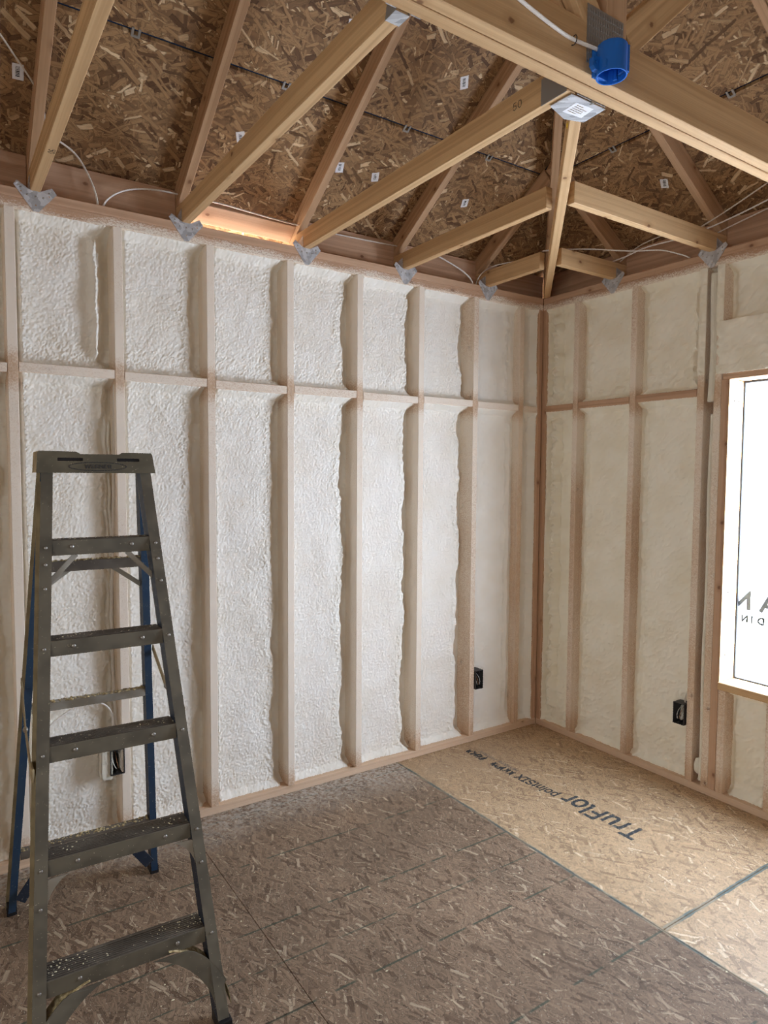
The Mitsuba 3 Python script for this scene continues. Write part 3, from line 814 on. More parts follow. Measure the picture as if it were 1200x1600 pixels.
GIRDER_Y = -1.690
for i, a in enumerate(left_jacks[:5]):
    t = thing('jack_truss', '%s jack truss from the corner, resting on the long white foam wall' % ORD[i], 'roof truss', 'jack trusses on the long wall')
    yend = {0: -0.478 + 0.045, 1: -1.085 + 0.045}.get(i, GIRDER_Y + 0.006)
    board(t + '__bottom_chord', (-a, 0.12, H + TH / 2 + 0.0005), (-a, yend, H + TH / 2 + 0.0005), TW, TH, 'wood_truss')
    rafter(t + '__top_chord', 'left', a, -0.55, min(a - 0.03, 1.70))


def pen_mark(parent, text, o, ex, ey, h):
    ex, ey = np.asarray(ex, float), np.asarray(ey, float)
    me = meshkit.text_mesh(text, h, 0.0003)
    v = me.vertices.copy()
    me.vertices = np.asarray(o) + v[:, :1] * ex + v[:, 1:2] * ey + v[:, 2:] * np.cross(ex, ey)
    me.fix_normals()
    put(parent + '__pen_mark', me, 'pencil', label='handwritten pencil mark')


pen_mark('jack_truss_004__bottom_chord', '50', (-left_jacks[4] - 0.006, -0.43, H + 0.0001), (0, 1, 0), (1, 0, 0), 0.022)
pen_mark('jack_truss_002__bottom_chord', '50', (-left_jacks[2] - TW / 2 - 0.0001, -1.46, H + 0.034), (0, -1, 0), (0, 0, 1), 0.024)
right_jacks = [0.530, 1.125]
for i, b in enumerate(right_jacks):
    t = thing('jack_truss', '%s jack truss from the corner, resting on the wall with the window' % ORD[i], 'roof truss', 'jack trusses on the window wall')
    board(t + '__bottom_chord', (0.12, -b, H + TH / 2 + 0.0005), (-b + 0.075, -b, H + TH / 2 + 0.0005), TW, TH, 'wood_truss')
    rafter(t + '__top_chord', 'right', b, -0.55, b - 0.03)
# hip truss along the diagonal
t = thing('hip_truss', 'hip truss running diagonally from the corner of the two walls to the doubled beam', 'roof truss')
dg = np.array([-1, -1, 0]) / math.sqrt(2)
off = np.array([0.0, -0.027, 0])
A = off + np.array([0.03, 0.03, H + TH / 2 + 0.0006])
board(t + '__bottom_chord', A, off + np.array([-1.606, -1.606, H + TH / 2 + 0.0006]), TW, TH, 'wood_truss', label='bright lower board of the hip truss')
dn = np.array([M / 2, M / 2, 1.0])
dn /= np.linalg.norm(dn)
A, B = off + np.array([0.5, 0.5, Z0 - 0.5 * M]), off + np.array([-1.62, -1.62, Z0 + 1.62 * M])
board(t + '__top_chord', A - dn * (0.07 + 0.012), B - dn * (0.07 + 0.012), TW, 0.14, 'wood_rafter', up=dn)
# a streak of yellow paint on its side near the hanger
lf = np.array([-1, 1, 0]) / math.sqrt(2)
o = off + np.array([-1.46, -1.46, H]) + lf * (TW / 2 + 0.0002)
streak = sg.LineString([(0.0, 0.055), (0.020, 0.040), (0.045, 0.030), (0.075, 0.022)]).buffer(0.007)
put(t + '__bottom_chord__paint_streak', prism(streak, 0.0004, (o, dg, (0, 0, 1), lf)), 'yellow_paint', label='streak of yellow paint')
# girder truss of two plies parallel to the long wall
t = thing('girder_truss', 'doubled beam across the top right that the other trusses hang from', 'roof truss')
for k in range(2):
    yc = GIRDER_Y - 0.019 - 0.0425 * k
    board(t + '__bottom_chord', (0.13, yc, H + 0.0705), (-W - 0.13, yc, H + 0.0705), TW, 0.14, 'wood_truss')
    gy = 1.709 + 0.0425 * k
    rafter(t + '__top_chord', 'right', gy, -0.5, 1.66)
    ztop = Z0 + M * (gy - 0.03) - 0.05
    board(t + '__top_chord', (-1.60, yc, ztop - TH / 2), (-W + 1.60, yc, ztop - TH / 2), TW, TH, 'wood_rafter')
    board(t + '__web', (-1.6055, yc, H + 0.1412), (-1.6055, yc, ztop - TH - 0.001), TH, TW, 'wood_rafter', up=(0, 1, 0))
    board(t + '__web', (-1.70, yc, H + 0.150), (-2.55, yc, ztop - TH - 0.01), TW, TH, 'wood_truss', up=(0.7, 0, 0.7))
    board(t + '__web', (-1.55, yc, H + 0.155), (-1.02, yc, 3.41), TW, TH, 'wood_truss', up=(-0.7, 0, 0.7))
    board(t + '__web', (-3.0, yc, H + 0.1412), (-3.0, yc, ztop - TH - 0.001), TH, TW, 'wood_rafter', up=(0, 1, 0))
# toothed plate on the near face
yf = GIRDER_Y - 0.0805
pl = [boxm(np.array([-1.734, yf - 0.0022, 2.800]), np.array([-1.578, yf - 0.0006, 2.958]), 0.0004)]
for ix in range(15):
    for iz in range(8):
        x, z = -1.729 + ix * 0.0102, 2.806 + iz * 0.0188
        pl.append(boxm(np.array([x, yf - 0.0042, z]), np.array([x + 0.0042, yf - 0.0020, z + 0.013]), 0.0006))
put(t + '__toothed_plate', join(pl), 'galvanised_dark', label='dark toothed nail plate')
# blocking between the heels of the trusses
spots = [(-0.085, 0.478)] + [(left_jacks[k], left_jacks[k + 1]) for k in range(5)] + [(left_jacks[5], W + 0.1)]
for i, (a0, a1) in enumerate(spots):
    a0, a1 = a0 + (0.020 if i else 0.0), a1 - 0.020
    if i == 3:     # this one has come loose: its lower edge is pushed out and daylight comes in beneath it
        board('ceiling__heel_blocking', (-a0, 0.128, 2.879), (-a1, 0.128, 2.885), 0.036, 0.10, 'wood_plate', up=(0, -0.80, 0.60), label='loose blocking board with daylight beneath')
        continue
    board('ceiling__heel_blocking', (-a0, 0.105, H + 0.084), (-a1, 0.105, H + 0.084), 0.036, 0.166, 'wood_plate')
spots = [(-0.058, 0.530), (0.530, 1.125), (1.125, 1.69), (1.775, 2.36), (2.36, D + 0.1)]
for i, (a0, a1) in enumerate(spots):
    board('ceiling__heel_blocking', (0.105, -a0 - 0.021, H + 0.084), (0.105, -a1 + 0.021, H + 0.084), 0.036, 0.166, 'wood_plate')
put('ceiling__heel_blocking', boxm(np.array([-W - 0.14, -D, H]), np.array([-W - 0.10, 0.1, 2.95])), 'wood_plate')
put('ceiling__heel_blocking', boxm(np.array([-W, -D - 0.14, H]), np.array([0.1, -D - 0.10, 2.95])), 'wood_plate')

# ------------------------------------------------------------------ metal clips under the trusses


def seat_clip(label, P, a, group):
    t = thing('truss_clip', label, 'metal clip', group)
    outline = sg.Polygon([(-0.078, 0.012), (-0.066, 0.030), (-0.024, 0.004), (0.024, 0.004), (0.060, 0.024), (0.078, 0.002), (0.010, -0.080), (-0.010, -0.080)])
    holes = [(-0.052, 0.005), (0.050, 0.000), (-0.030, -0.020), (0.0, -0.022), (0.028, -0.022), (0.0, -0.055), (-0.052, -0.010), (0.050, -0.012)]
    pl = outline
    for q in holes[-2:] + holes[-3:-2]:
        pl = pl.difference(sg.Point(q).buffer(0.0032, 6))
    ex, inward = P(-1, 0, 0) - P(0, 0, 0), P(0, -1, 0) - P(0, 0, 0)
    o = P(a, 0, H) + inward * 0.0008
    put(t + '__plate', prism(pl, 0.0016, (o, ex, (0, 0, 1), inward)), 'galvanised')
    # ribs pressed into the ears and the seat flange under the chord
    for k in range(2):
        for seg in ([(-0.070 + 0.009 * k, 0.016 - 0.009 * k), (-0.060 + 0.009 * k, 0.024 - 0.009 * k)], [(0.055 + 0.007 * k, 0.016 - 0.007 * k), (0.062 + 0.007 * k, 0.010 - 0.007 * k)]):
            put(t + '__rib', prism(sg.LineString(seg).buffer(0.002, 3), 0.004, (o, ex, (0, 0, 1), inward)), 'galvanised')
    side = prism(sg.Polygon([(0.0, -0.004), (0.055, 0.0), (0.055, 0.045), (0.0, 0.060)]), 0.0014, (P(a, 0, H) + (P(0.0197, 0, 0) - P(0, 0, 0)), -inward, (0, 0, 1), ex * -1))
    put(t + '__flange', side, 'galvanised')
    for q in holes[:5]:
        put(t + '__nail', dome(o + ex * q[0] + np.array([0, 0, q[1]]) + inward * 0.0018, inward, 0.0042), 'steel')


for i, a in enumerate(left_jacks[:5]):
    seat_clip('galvanised metal clip on the long wall under the %s jack truss from the corner' % ORD[i], LEFT, a, 'clips under the trusses of the long wall')
for i, b in enumerate(right_jacks):
    seat_clip('galvanised metal clip on the window wall under the %s jack truss from the corner' % ORD[i], RIGHT, b, 'clips under the trusses of the window wall')

# hangers on the girder
t = thing('corner_hanger', 'broad metal hanger with a white label where the hip truss meets the doubled beam', 'metal hanger')
seat = sg.Polygon([(-1.692, -1.602), (-1.690, -1.683), (-1.540, -1.684), (-1.533, -1.596), (-1.60, -1.575)])
put(t + '__seat', prism(seat, 0.0025, ((0, 0, 2.7655), (1, 0, 0), (0, 1, 0), (0, 0, 1))), 'galvanised', label='flat seat plate')
put(t + '__side_plate', boxm(np.array([-1.7145, -1.684, 2.767]), np.array([-1.712, -1.585, 2.845]), 0.0005), 'galvanised_dark')
put(t + '__side_plate', boxm(np.array([-1.672, -1.6885, 2.769]), np.array([-1.545, -1.686, 2.85]), 0.0005), 'galvanised_dark')
st = sg.Polygon([(-1.640, -1.604), (-1.645, -1.662), (-1.572, -1.668), (-1.562, -1.610)])
s = put(t + '__sticker', prism(st, 0.0006, ((0, 0, 2.7646), (1, 0, 0), (0, 1, 0), (0, 0, 1))), 'paper', label='white printed label')
ex, ey = np.array([0.70, -0.0, 0]) / 0.7, np.array([0, 1, 0])
txt = []
for k in range(5):
    w = (0.035, 0.052, 0.046, 0.052, 0.028)[k]
    x = 0
    while x < w:
        ln = 0.003 + 0.007 * rng.random()
        txt.append(sg.box(-1.632 + x, -1.620 - 0.009 * k, -1.632 + min(x + ln, w), -1.6165 - 0.009 * k))
        x += ln + 0.002
put(s + '__print', prism(sg.MultiPolygon(txt), 0.0003, ((0, 0, 2.7642), (1, 0, 0), (0, 1, 0), (0, 0, 1))), 'ink_faint')
put(t + '__bolt', cyl((-1.60, -1.6895, 2.772), (-1.60, -1.676, 2.772), 0.008, 8), 'steel')
for a, lab in ((left_jacks[3], 'small metal hanger holding the fourth jack truss to the doubled beam'),):
    t = thing('joist_hanger', lab, 'metal hanger')
    put(t + '__seat', boxm(np.array([-a - 0.021, -1.686, H - 0.002]), np.array([-a + 0.021, -1.640, H - 0.0004]), 0.0005), 'galvanised')
    for sgn in (-1, 1):
        put(t + '__side_plate', prism(sg.Polygon([(-1.686, H - 0.002), (-1.640, H - 0.002), (-1.655, H + 0.06), (-1.686, H + 0.08)]), 0.0014, ((-a + sgn * 0.0205 - 0.0007, 0, 0), (0, 1, 0), (0, 0, 1), (1, 0, 0))), 'galvanised_dark')
        x0 = -a + sgn * 0.022
        put(t + '__flange', boxm(np.array([min(x0, x0 + sgn * 0.03), -1.6895, H + 0.001]), np.array([max(x0, x0 + sgn * 0.03), -1.6875, H + 0.078]), 0.0005), 'galvanised')

# ------------------------------------------------------------------ blue round ceiling box on the girder
t = thing('ceiling_box', 'round blue plastic electrical box hanging open on the side of the doubled beam', 'electrical box')
cx, cy, cz0, cz1 = -1.682, yf - 0.0463, 2.756, 2.838
R1, R0 = 0.041, 0.0378
prof = np.array([(0.0, cz1), (R1 - 0.004, cz1), (R1, cz1 - 0.004), (R1, cz0), (R1 + 0.001, cz0 - 0.001), (R0 + 0.0005, cz0 - 0.001), (R0, cz0 + 0.001), (R0, cz1 - 0.004), (0.0, cz1 - 0.004)])
me = trimesh.creation.revolve(prof[:, :], sections=40)
me.apply_translation([cx, cy, 0])
me.fix_normals()
put(t + '__shell', me, 'blue_plastic', smooth=35)
for ang in (0.35, PI + 0.2):
    c, s = math.cos(ang), math.sin(ang)
    for r in (0.0330,):
        put(t + '__screw_post', cyl((cx + r * c, cy + r * s, cz0 + 0.004), (cx + r * c, cy + r * s, cz1 - 0.003), 0.0058, 12), 'blue_plastic', smooth=35)
ear = sg.Polygon([(-0.064, 2.772), (-0.055, 2.764), (-0.034, 2.764), (-0.034, 2.800), (-0.055, 2.800), (-0.064, 2.794)]).difference(sg.Point(-0.053, 2.783).buffer(0.005))
put(t + '__nail_ear', prism(ear, 0.014, ((cx, cy + 0.010, 0), (1, 0, 0), (0, 0, 1), (0, 1, 0))), 'blue_plastic')
put(t + '__nail_ear', boxm(np.array([cx - 0.045, cy - 0.016, 2.762]), np.array([cx - 0.031, cy - 0.002, 2.785]), 0.002), 'blue_plastic')
put(t + '__mounting_rib', boxm(np.array([cx + 0.026, cy - 0.026, cz0 + 0.012]), np.array([cx + 0.046, cy + 0.002, cz1 + 0.006]), 0.003), 'blue_plastic')
put(t + '__mounting_back', boxm(np.array([cx - 0.032, cy + 0.030, cz0 + 0.006]), np.array([cx + 0.032, cy + 0.0440, cz1 + 0.004]), 0.002), 'blue_plastic')

# ------------------------------------------------------------------ cables
CR = 0.0052


def cable(label, pts, r=CR, m='white_cable', key='cable'):
    k = put(key, tube(pts, r, 8, 0.62), m, smooth=True)
    labels[k] = {'label': label, 'category': 'cable'}
    return k


k = cable('white cable running down along the near face of the doubled beam into the blue box', [(-2.10, yf - 0.006, 2.885), (-2.012, yf - 0.007, 2.866), (-1.936, yf - 0.007, 2.852), (-1.858, yf - 0.007, 2.840), (-1.794, yf - 0.007, 2.836), (-1.765, yf - 0.014, 2.832), (-1.712, yf - 0.024, 2.828)], 0.0058)
tb = tube([(-1.789, yf + 0.001, 2.846), (-1.790, yf - 0.0128, 2.846), (-1.792, yf - 0.0135, 2.826), (-1.793, yf + 0.001, 2.825)], 0.0013, 6, n=3)
labels[put('cable_staple', tb, 'ink_black')] = {'label': 'dark staple holding the white cable to the doubled beam', 'category': 'staple'}
cable('white cable arching down into the long wall beside the farthest clip from the corner', [(-2.667, 0.03, 2.762), (-2.667, 0.03, 2.781), (-2.676, 0.03, 2.830), (-2.703, 0.035, 2.900), (-2.755, 0.02, 2.965), (-2.812, -0.005, 2.985), (-2.86, -0.02, 3.0)])
cable('pale wire hanging in front of the roof boards at the upper left', [(-3.10, -0.36, 3.19), (-3.039, -0.30, 3.17), (-2.99, -0.25, 3.138), (-2.940, -0.2, 3.105), (-2.895, -0.12, 3.078), (-2.872, -0.05, 3.03)], 0.004, 'grey_cable')
cable('white cable rising from the long wall and bending toward the fourth jack truss', [(-2.642, 0.03, 2.762), (-2.642, 0.03, 2.782), (-2.618, 0.03, 2.819), (-2.563, 0.035, 2.861), (-2.471, 0.045, 2.895), (-2.371, 0.05, 2.908), (-2.281, 0.062, 2.912), (-2.23, 0.07, 2.915)])
cable('grey cable lying along the top of the loose blocking board', [(-2.25, 0.066, 2.912), (-2.154, 0.06, 2.915), (-1.962, 0.055, 2.905), (-1.757, 0.05, 2.895), (-1.60, 0.055, 2.895), (-1.466, 0.07, 2.902), (-1.272, 0.06, 2.903), (-1.12, 0.06, 2.908), (-1.038, 0.06, 2.912)], 0.005, 'grey_cable')
cable('white cable dropping into the long wall left of the first clip from the corner', [(-0.88, 0.05, 2.915), (-0.812, 0.04, 2.894), (-0.705, 0.032, 2.86), (-0.616, 0.03, 2.823), (-0.576, 0.03, 2.785), (-0.574, 0.03, 2.762)])
cable('thin cable rising behind the first jack truss nearest the corner on the long wall', [(-0.549, 0.03, 2.762), (-0.549, 0.025, 2.783), (-0.526, 0.01, 2.838), (-0.486, -0.02, 2.875), (-0.411, -0.05, 2.905), (-0.30, -0.09, 2.93), (-0.19, -0.13, 2.93)], 0.0045, 'grey_cable')
cable('uppermost of three pale cables running over the window wall at right', [(-0.10, -1.60, 3.03), (-0.1, -1.436, 2.975), (-0.09, -1.292, 2.93), (-0.06, -1.143, 2.90), (-0.03, -1.023, 2.885)], 0.0045, 'grey_cable')
cable('middle of three pale cables running over the window wall at right', [(-0.06, -1.60, 2.955), (-0.05, -1.414, 2.918), (-0.04, -1.26, 2.895), (-0.02, -1.087, 2.882)], 0.0048)
cable('lowest of three pale cables running over the window wall at right', [(0.02, -1.60, 2.94), (0.02, -1.379, 2.905), (0.02, -1.259, 2.885), (0.02, -1.138, 2.862)], 0.0045, 'grey_cable')
cable('white cable crossing from the hip truss and dropping into the window wall', [(-0.40, -0.36, 2.90), (-0.3, -0.43, 2.908), (-0.15, -0.564, 2.900), (-0.06, -0.747, 2.861), (-0.03, -0.863, 2.839), (-0.01, -0.942, 2.804), (0.01, -1.003, 2.766), (0.012, -1.01, 2.758)])
cable('white cable rising over the window wall behind the second jack truss', [(0.03, -0.47, 2.85), (0.0, -0.513, 2.865), (-0.02, -0.615, 2.868), (-0.04, -0.732, 2.874), (-0.055, -0.85, 2.87), (-0.06, -0.96, 2.862)])
cable('thin pale cable above the one behind the second jack truss on the window wall', [(0.02, -0.56, 2.865), (0.0, -0.621, 2.880), (-0.03, -0.704, 2.895), (-0.06, -0.843, 2.902), (-0.08, -0.95, 2.90)], 0.004, 'grey_cable')
# cables in the bay behind the ladder
cable('foam dusted cable running down beside the stud behind the ladder', [(-2.612, 0.030, 2.03), (-2.622, 0.035, 1.586), (-2.632, 0.035, 1.25), (-2.640, 0.035, 0.962), (-2.634, 0.035, 0.672), (-2.626, 0.035, 0.48)], 0.0065, 'grey_cable')
cable('pale cable arching through the foam to the outlet box behind the ladder', [(-2.90, 0.05, 0.56), (-2.84, 0.035, 0.612), (-2.78, 0.028, 0.640), (-2.734, 0.026, 0.646), (-2.681, 0.026, 0.628), (-2.650, 0.028, 0.585), (-2.640, 0.035, 0.52), (-2.636, 0.04, 0.45)], 0.0065)

# ------------------------------------------------------------------ outlet boxes


def outlet_box(label, P, a0, a1, z0, z1, proud, depth, side=0):
    t = thing('outlet_box', label, 'outlet box', 'black outlet boxes')
    ring = sg.box(a0, z0, a1, z1).buffer(-0.001).buffer(0.001)
    inner = sg.box(a0 + 0.003, z0 + 0.003, a1 - 0.003, z1 - 0.003)
    ex, out = P(1, 0, 0) - P(0, 0, 0), P(0, 1, 0) - P(0, 0, 0)
    put(t + '__shell', prism(ring.difference(inner), depth + proud, (P(0, -proud, 0), ex, (0, 0, 1), out)), 'dark_plastic')
    put(t + '__back', prism(ring, 0.003, (P(0, depth, 0), ex, (0, 0, 1), out)), 'black_plastic')
    ac = (a0 + a1) / 2
    for z in (z0 + 0.010, z1 - 0.010):
        put(t + '__screw_post', cyl(P(ac, -proud + 0.003, z), P(ac, depth, z), 0.005, 10), 'black_plastic')
    for k, (m, dx) in enumerate((('white_cable', -0.012), ('copper', 0.0), ('white_cable', 0.011))):
        pts = [P(ac + dx * 0.4, depth - 0.004, z1 - 0.016), P(ac + dx, depth * 0.55, z1 - 0.030), P(ac + dx * 1.4, 0.012, (z0 + z1) / 2 + 0.006), P(ac + dx * 0.8 - 0.006, 0.005, z0 + 0.022)]
        put(t + '__wire', tube(pts, 0.0016 if m != 'copper' else 0.0011, 6), m, smooth=True)
    return t


outlet_box('black outlet box on the long wall near the corner, low between two studs', LEFT, 0.481, 0.541, 0.325, 0.440, 0.012, 0.065)
outlet_box('black outlet box with a white foam collar behind the ladder steps', LEFT, 2.604, 2.664, 0.312, 0.425, 0.012, 0.065)
collar = sg.box(2.660, 0.300, 2.694, 0.442).buffer(0.006)
me = prism(collar, 0.055, (LEFT(0, -0.004, 0), (-1, 0, 0), (0, 0, 1), (0, 1, 0)))
for _ in range(3):
    me = me.subdivide()
me.merge_vertices()
me.vertices += 0.006 * (meshkit.noise(me.vertices * 60, 3) - 0.5)[:, None] * [1, 1, 1]
labels[put('foam_collar', me, 'foam_smooth', smooth=True)] = {'label': 'white sprayed foam collar beside the outlet box behind the ladder', 'category': 'foam'}
outlet_box('black outlet box with loose white wires on the stud left of the window', RIGHT, 0.996, 1.060, 0.326, 0.440, 0.012, 0.065)
cable('short cable feeding the outlet box left of the window', [(0.045, -1.055, 0.52), (0.018, -1.052, 0.49), (0.012, -1.048, 0.462), (0.03, -1.045, 0.436)], 0.0045, 'grey_cable')

# ------------------------------------------------------------------ step ladder
LX, LY, LYAW = -2.834, -0.707, -0.033
WT, WB, D0, DF, ZC, RT, RB, E1, ER = 0.329, 0.530, 0.052, 0.533, 1.648, 0.323, 0.542, 0.052, 0.442
STEPS = [0.285, 0.573, 0.862, 1.149, 1.440]
cyaw, syaw = math.cos(LYAW), math.sin(LYAW)


def LW(x, y, z):
    x, y, z = np.broadcast_arrays(np.asarray(x, float), y, z)
    return np.stack([LX + cyaw * x - syaw * y, LY + syaw * x + cyaw * y, z], -1)


def front_at(s, z):
    k = 1 - z / ZC
    return s * (WT + (WB - WT) * k) / 2, -(D0 + (DF - D0) * k)


def rear_at(s, z):
    k = 1 - z / ZC
    return s * (RT + (RB - RT) * k) / 2, E1 + (ER - E1) * k


def lmesh(v, f):
    me = trimesh.Trimesh(v, f, process=False)
    me.fix_normals()
    return me


def lbox(x0, x1, y0, y1, z0, z1, c=0.0015):
    me = boxm(np.array([x0, y0, z0]), np.array([x1, y1, z1]), c)
    me.vertices = LW(*me.vertices.T)
    return me


lad = thing('step_ladder', 'dusty step ladder with blue rear legs standing at the left', 'ladder')


def rail_strip(pos, s, x_in0, x_in1, y0, y1, z0=0.0, z1=ZC):
    """one wall of a channel rail: x_in = distance inwards from the outer edge, y along the depth"""
    v = []
    for z in (z0, z1):
        x, y = pos(s, z)
        for xi, yi in ((x_in0, y0), (x_in1, y0), (x_in1, y1), (x_in0, y1)):
            v.append(LW(x - s * xi, y + yi, z))
    f = np.array([[0, 1, 2], [0, 2, 3], [4, 6, 5], [4, 7, 6]] + [q for i in range(4) for q in ([i, i + 4, (i + 1) % 4], [(i + 1) % 4, i + 4, (i + 1) % 4 + 4])])
    return lmesh(np.array(v), f)


for s in (-1, 1):
    r = put(lad + '__front_rail', rail_strip(front_at, s, 0.028, 0.0335, 0.0032, 0.066, 0.004), 'rail_dark_shaded')
    put(r + '__front_flange', rail_strip(front_at, s, 0.0, 0.0335, 0.0, 0.003, 0.004), 'rail_face', label='grimy front face of the rail')
    put(r + '__rear_flange', rail_strip(front_at, s, -0.006, 0.0335, 0.0662, 0.0695, 0.004), 'rail_tan')
    r = put(lad + '__rear_rail', rail_strip(rear_at, s, 0.020, 0.0250, -0.050, -0.0032, 0.004), 'rail_dark_shaded')
    put(r + '__front_flange', rail_strip(rear_at, s, 0.0, 0.0250, -0.053, -0.0502, 0.004), 'rail_blue', label='blue rear leg face')
    put(r + '__rear_flange', rail_strip(rear_at, s, -0.007, 0.0250, -0.003, 0.0, 0.004), 'rail_tan')
    for pos, dy0, dy1, wd in ((front_at, -0.004, 0.073, 0.036), (rear_at, -0.056, 0.004, 0.030)):
        x, y = pos(s, 0.0)
        put(lad + '__foot', lbox(min(x + s * 0.003, x - s * wd), max(x + s * 0.003, x - s * wd), y + dy0, y + dy1, 0.0, 0.034), 'black_plastic')
    for pos, z, yo, m in [(front_at, zz, 0.0, 0) for st in STEPS for zz in (st - 0.020,)] + [(front_at, 1.30, 0, 0), (front_at, 1.37, 0, 0), (front_at, 0.46, 0, 0)]:
        x, y = pos(s, z)
        put(lad + '__rivet', dome(LW(x - s * 0.016, y - 0.0005, z), LW(0, -1, 0) - LW(0, 0, 0), 0.0055), 'steel', smooth=True)

# treads
for i, z in enumerate(STEPS):
    x, y = front_at(1, z)
    hw = x - 0.034
    dp = 0.082 if i < 4 else 0.070
    t = put(lad + '__step', lbox(-hw, hw, y + 0.004, y + dp, z - 0.004, z, 0.001), 'tread', label='aluminium step dusted with foam')
    grooves = join([lbox(-hw, hw, y + 0.010 + 0.0085 * k, y + 0.0135 + 0.0085 * k, z, z + 0.0022, 0.0006) for k in range(int((dp - 0.014) / 0.0085))])
    put(t + '__tread_rib', grooves, 'tread')
    put(t + '__front_lip', lbox(-hw - 0.002, hw + 0.002, y + 0.001, y + 0.0042, z - 0.046, z + 0.001, 0.001), 'rail_face')
    put(t + '__rear_lip', lbox(-hw, hw, y + dp, y + dp + 0.003, z - 0.030, z, 0.001), 'tread')
    for sx in (-0.62, 0.62):
        put(t + '__rivet', dome(LW(sx * hw, y + 0.0005, z - 0.020), LW(0, -1, 0) - LW(0, 0, 0), 0.0065), 'steel', smooth=True)
    # dried foam crumbs along the back of the tread
    crumbs = []
    for _ in range(120 if i in (0, 4) else 50):
        c = trimesh.creation.icosphere(0, 0.0008 + 0.0024 * rng.random() ** 2)
        xx = hw * (rng.random() ** (0.6 if i else 0.5) * rng.choice([-1, 1]))
        c.vertices = c.vertices * [1, 1, 0.6] + LW(xx, y + dp * (0.25 + 0.7 * rng.random()), z + 0.002)
        crumbs.append(c)
    put(t + '__foam_crumbs', join(crumbs), 'foam_crumb', kind='stuff')


def strap(key, A, B, w, th, m, up=(0, -1, 0), bend=0.0, **kw):
    A, B = LW(*A), LW(*B)
    x = B - A
    L = np.linalg.norm(x)
    x /= L
    n = LW(*up) - LW(0, 0, 0)
    n = n - np.dot(n, x) * x
    n /= np.linalg.norm(n)
    yv = np.cross(n, x)
    me = boxm(np.array([0, -w / 2, -th / 2]), np.array([L, w / 2, th / 2]), th / 4)
    me.vertices = A + me.vertices @ np.stack([x, yv, n])
    return put(key, me, m, **kw)


# slim diagonal braces below the top step and gussets below the lower ones
z = STEPS[4]
for s in (-1, 1):
    x, y = front_at(s, z - 0.125)
    strap(lad + '__diagonal_brace', (s * 0.075, y + 0.050, z - 0.045), (x - s * 0.030, y + 0.040, z - 0.130), 0.016, 0.004, 'brace_metal', label='slim metal brace')
    rx, ry = rear_at(s, 1.25)
    strap(lad + '__diagonal_brace', (s * 0.060, ry - 0.020, 1.325), (rx - s * 0.020, ry - 0.020, 1.245), 0.016, 0.004, 'brace_metal')


def gusset(s, z, reach, drop, band):
    x, y = front_at(s, z - 0.046)
    xb, yb = front_at(s, z - drop)
    n = 14
    t = np.linspace(0, 1, n)
    x_top, x_bot = x - 0.034 * s - s * reach, xb - 0.033 * s
    # a curved band from the tread down to the rail
    px = x_top + (x_bot - x_top) * np.sin(t * PI / 2) ** 1.15
    pz = (z - 0.046) - (drop - 0.046) * (1 - np.cos(t * PI / 2)) ** 0.85
    yy = y + (yb - y) * (z - 0.046 - pz) / (drop - 0.046)
    out = []
    for off_y in (0.010, 0.070):
        for off in (0, 1):
            out.append((px + (s * band * 0.75 * (1 - t * 0.2)) * off, yy + off_y, pz + band * 0.45 * off * t))
    # front web (a thin curved plate) and a flange along its upper edge
    v, f = [], []
    for k in range(n):
        bx, bz = px[k], pz[k]
        v += [LW(bx, yy[k] + 0.006, bz), LW(bx + s * band * (0.95 if k < n - 3 else 0.55), yy[k] + 0.006, min(bz + band * 0.45, z - 0.046)), LW(bx, yy[k] + 0.009, bz), LW(bx + s * band * (0.95 if k < n - 3 else 0.55), yy[k] + 0.009, min(bz + band * 0.45, z - 0.046))]
    for k in range(n - 1):
        a, b = 4 * k, 4 * k + 4
        for q in ((0, 1), (3, 2), (1, 3), (2, 0)):
            f += [[a + q[0], a + q[1], b + q[1]], [a + q[0], b + q[1], b + q[0]]]
    f += [[0, 2, 3], [0, 3, 1], [4 * n - 4, 4 * n - 3, 4 * n - 1], [4 * n - 4, 4 * n - 1, 4 * n - 2]]
    return lmesh(np.array(v).reshape(-1, 3), np.array(f)), px, yy, pz, s


for s in (-1, 1):
    me, px, yy, pz, _ = gusset(s, STEPS[0], 0.155, 0.235, 0.050)
    r = put(lad + '__gusset', me, 'rail_face', label='curved bracket between the bottom step and the rail')
    # upper flange of the bracket, crusted with dried foam
    v = []
    for k in range(len(px)):
        v += [LW(px[k] + s * 0.045, yy[k] + 0.010, pz[k] + 0.012), LW(px[k] + s * 0.045, yy[k] + 0.060, pz[k] + 0.016)]
    v = np.array(v).reshape(-1, 3)
    v2 = v - [0, 0, 0.003]
    n = len(v)
    f = []
    for k in range(len(px) - 1):
        a = 2 * k
        f += [[a, a + 1, a + 3], [a, a + 3, a + 2], [n + a, n + a + 3, n + a + 1], [n + a, n + a + 2, n + a + 3], [a, a + 2, n + a + 2], [a, n + a + 2, n + a], [a + 1, n + a + 3, a + 3], [a + 1, n + a + 1, n + a + 3]]
    put(r + '__foam_crust', lmesh(np.vstack([v, v2]), np.array(f)), 'dry_foam')
    me, *_ = gusset(s, STEPS[1], 0.055, 0.125, 0.030)
    put(lad + '__gusset', me, 'brace_metal')
    x, y = front_at(s, 0.03)

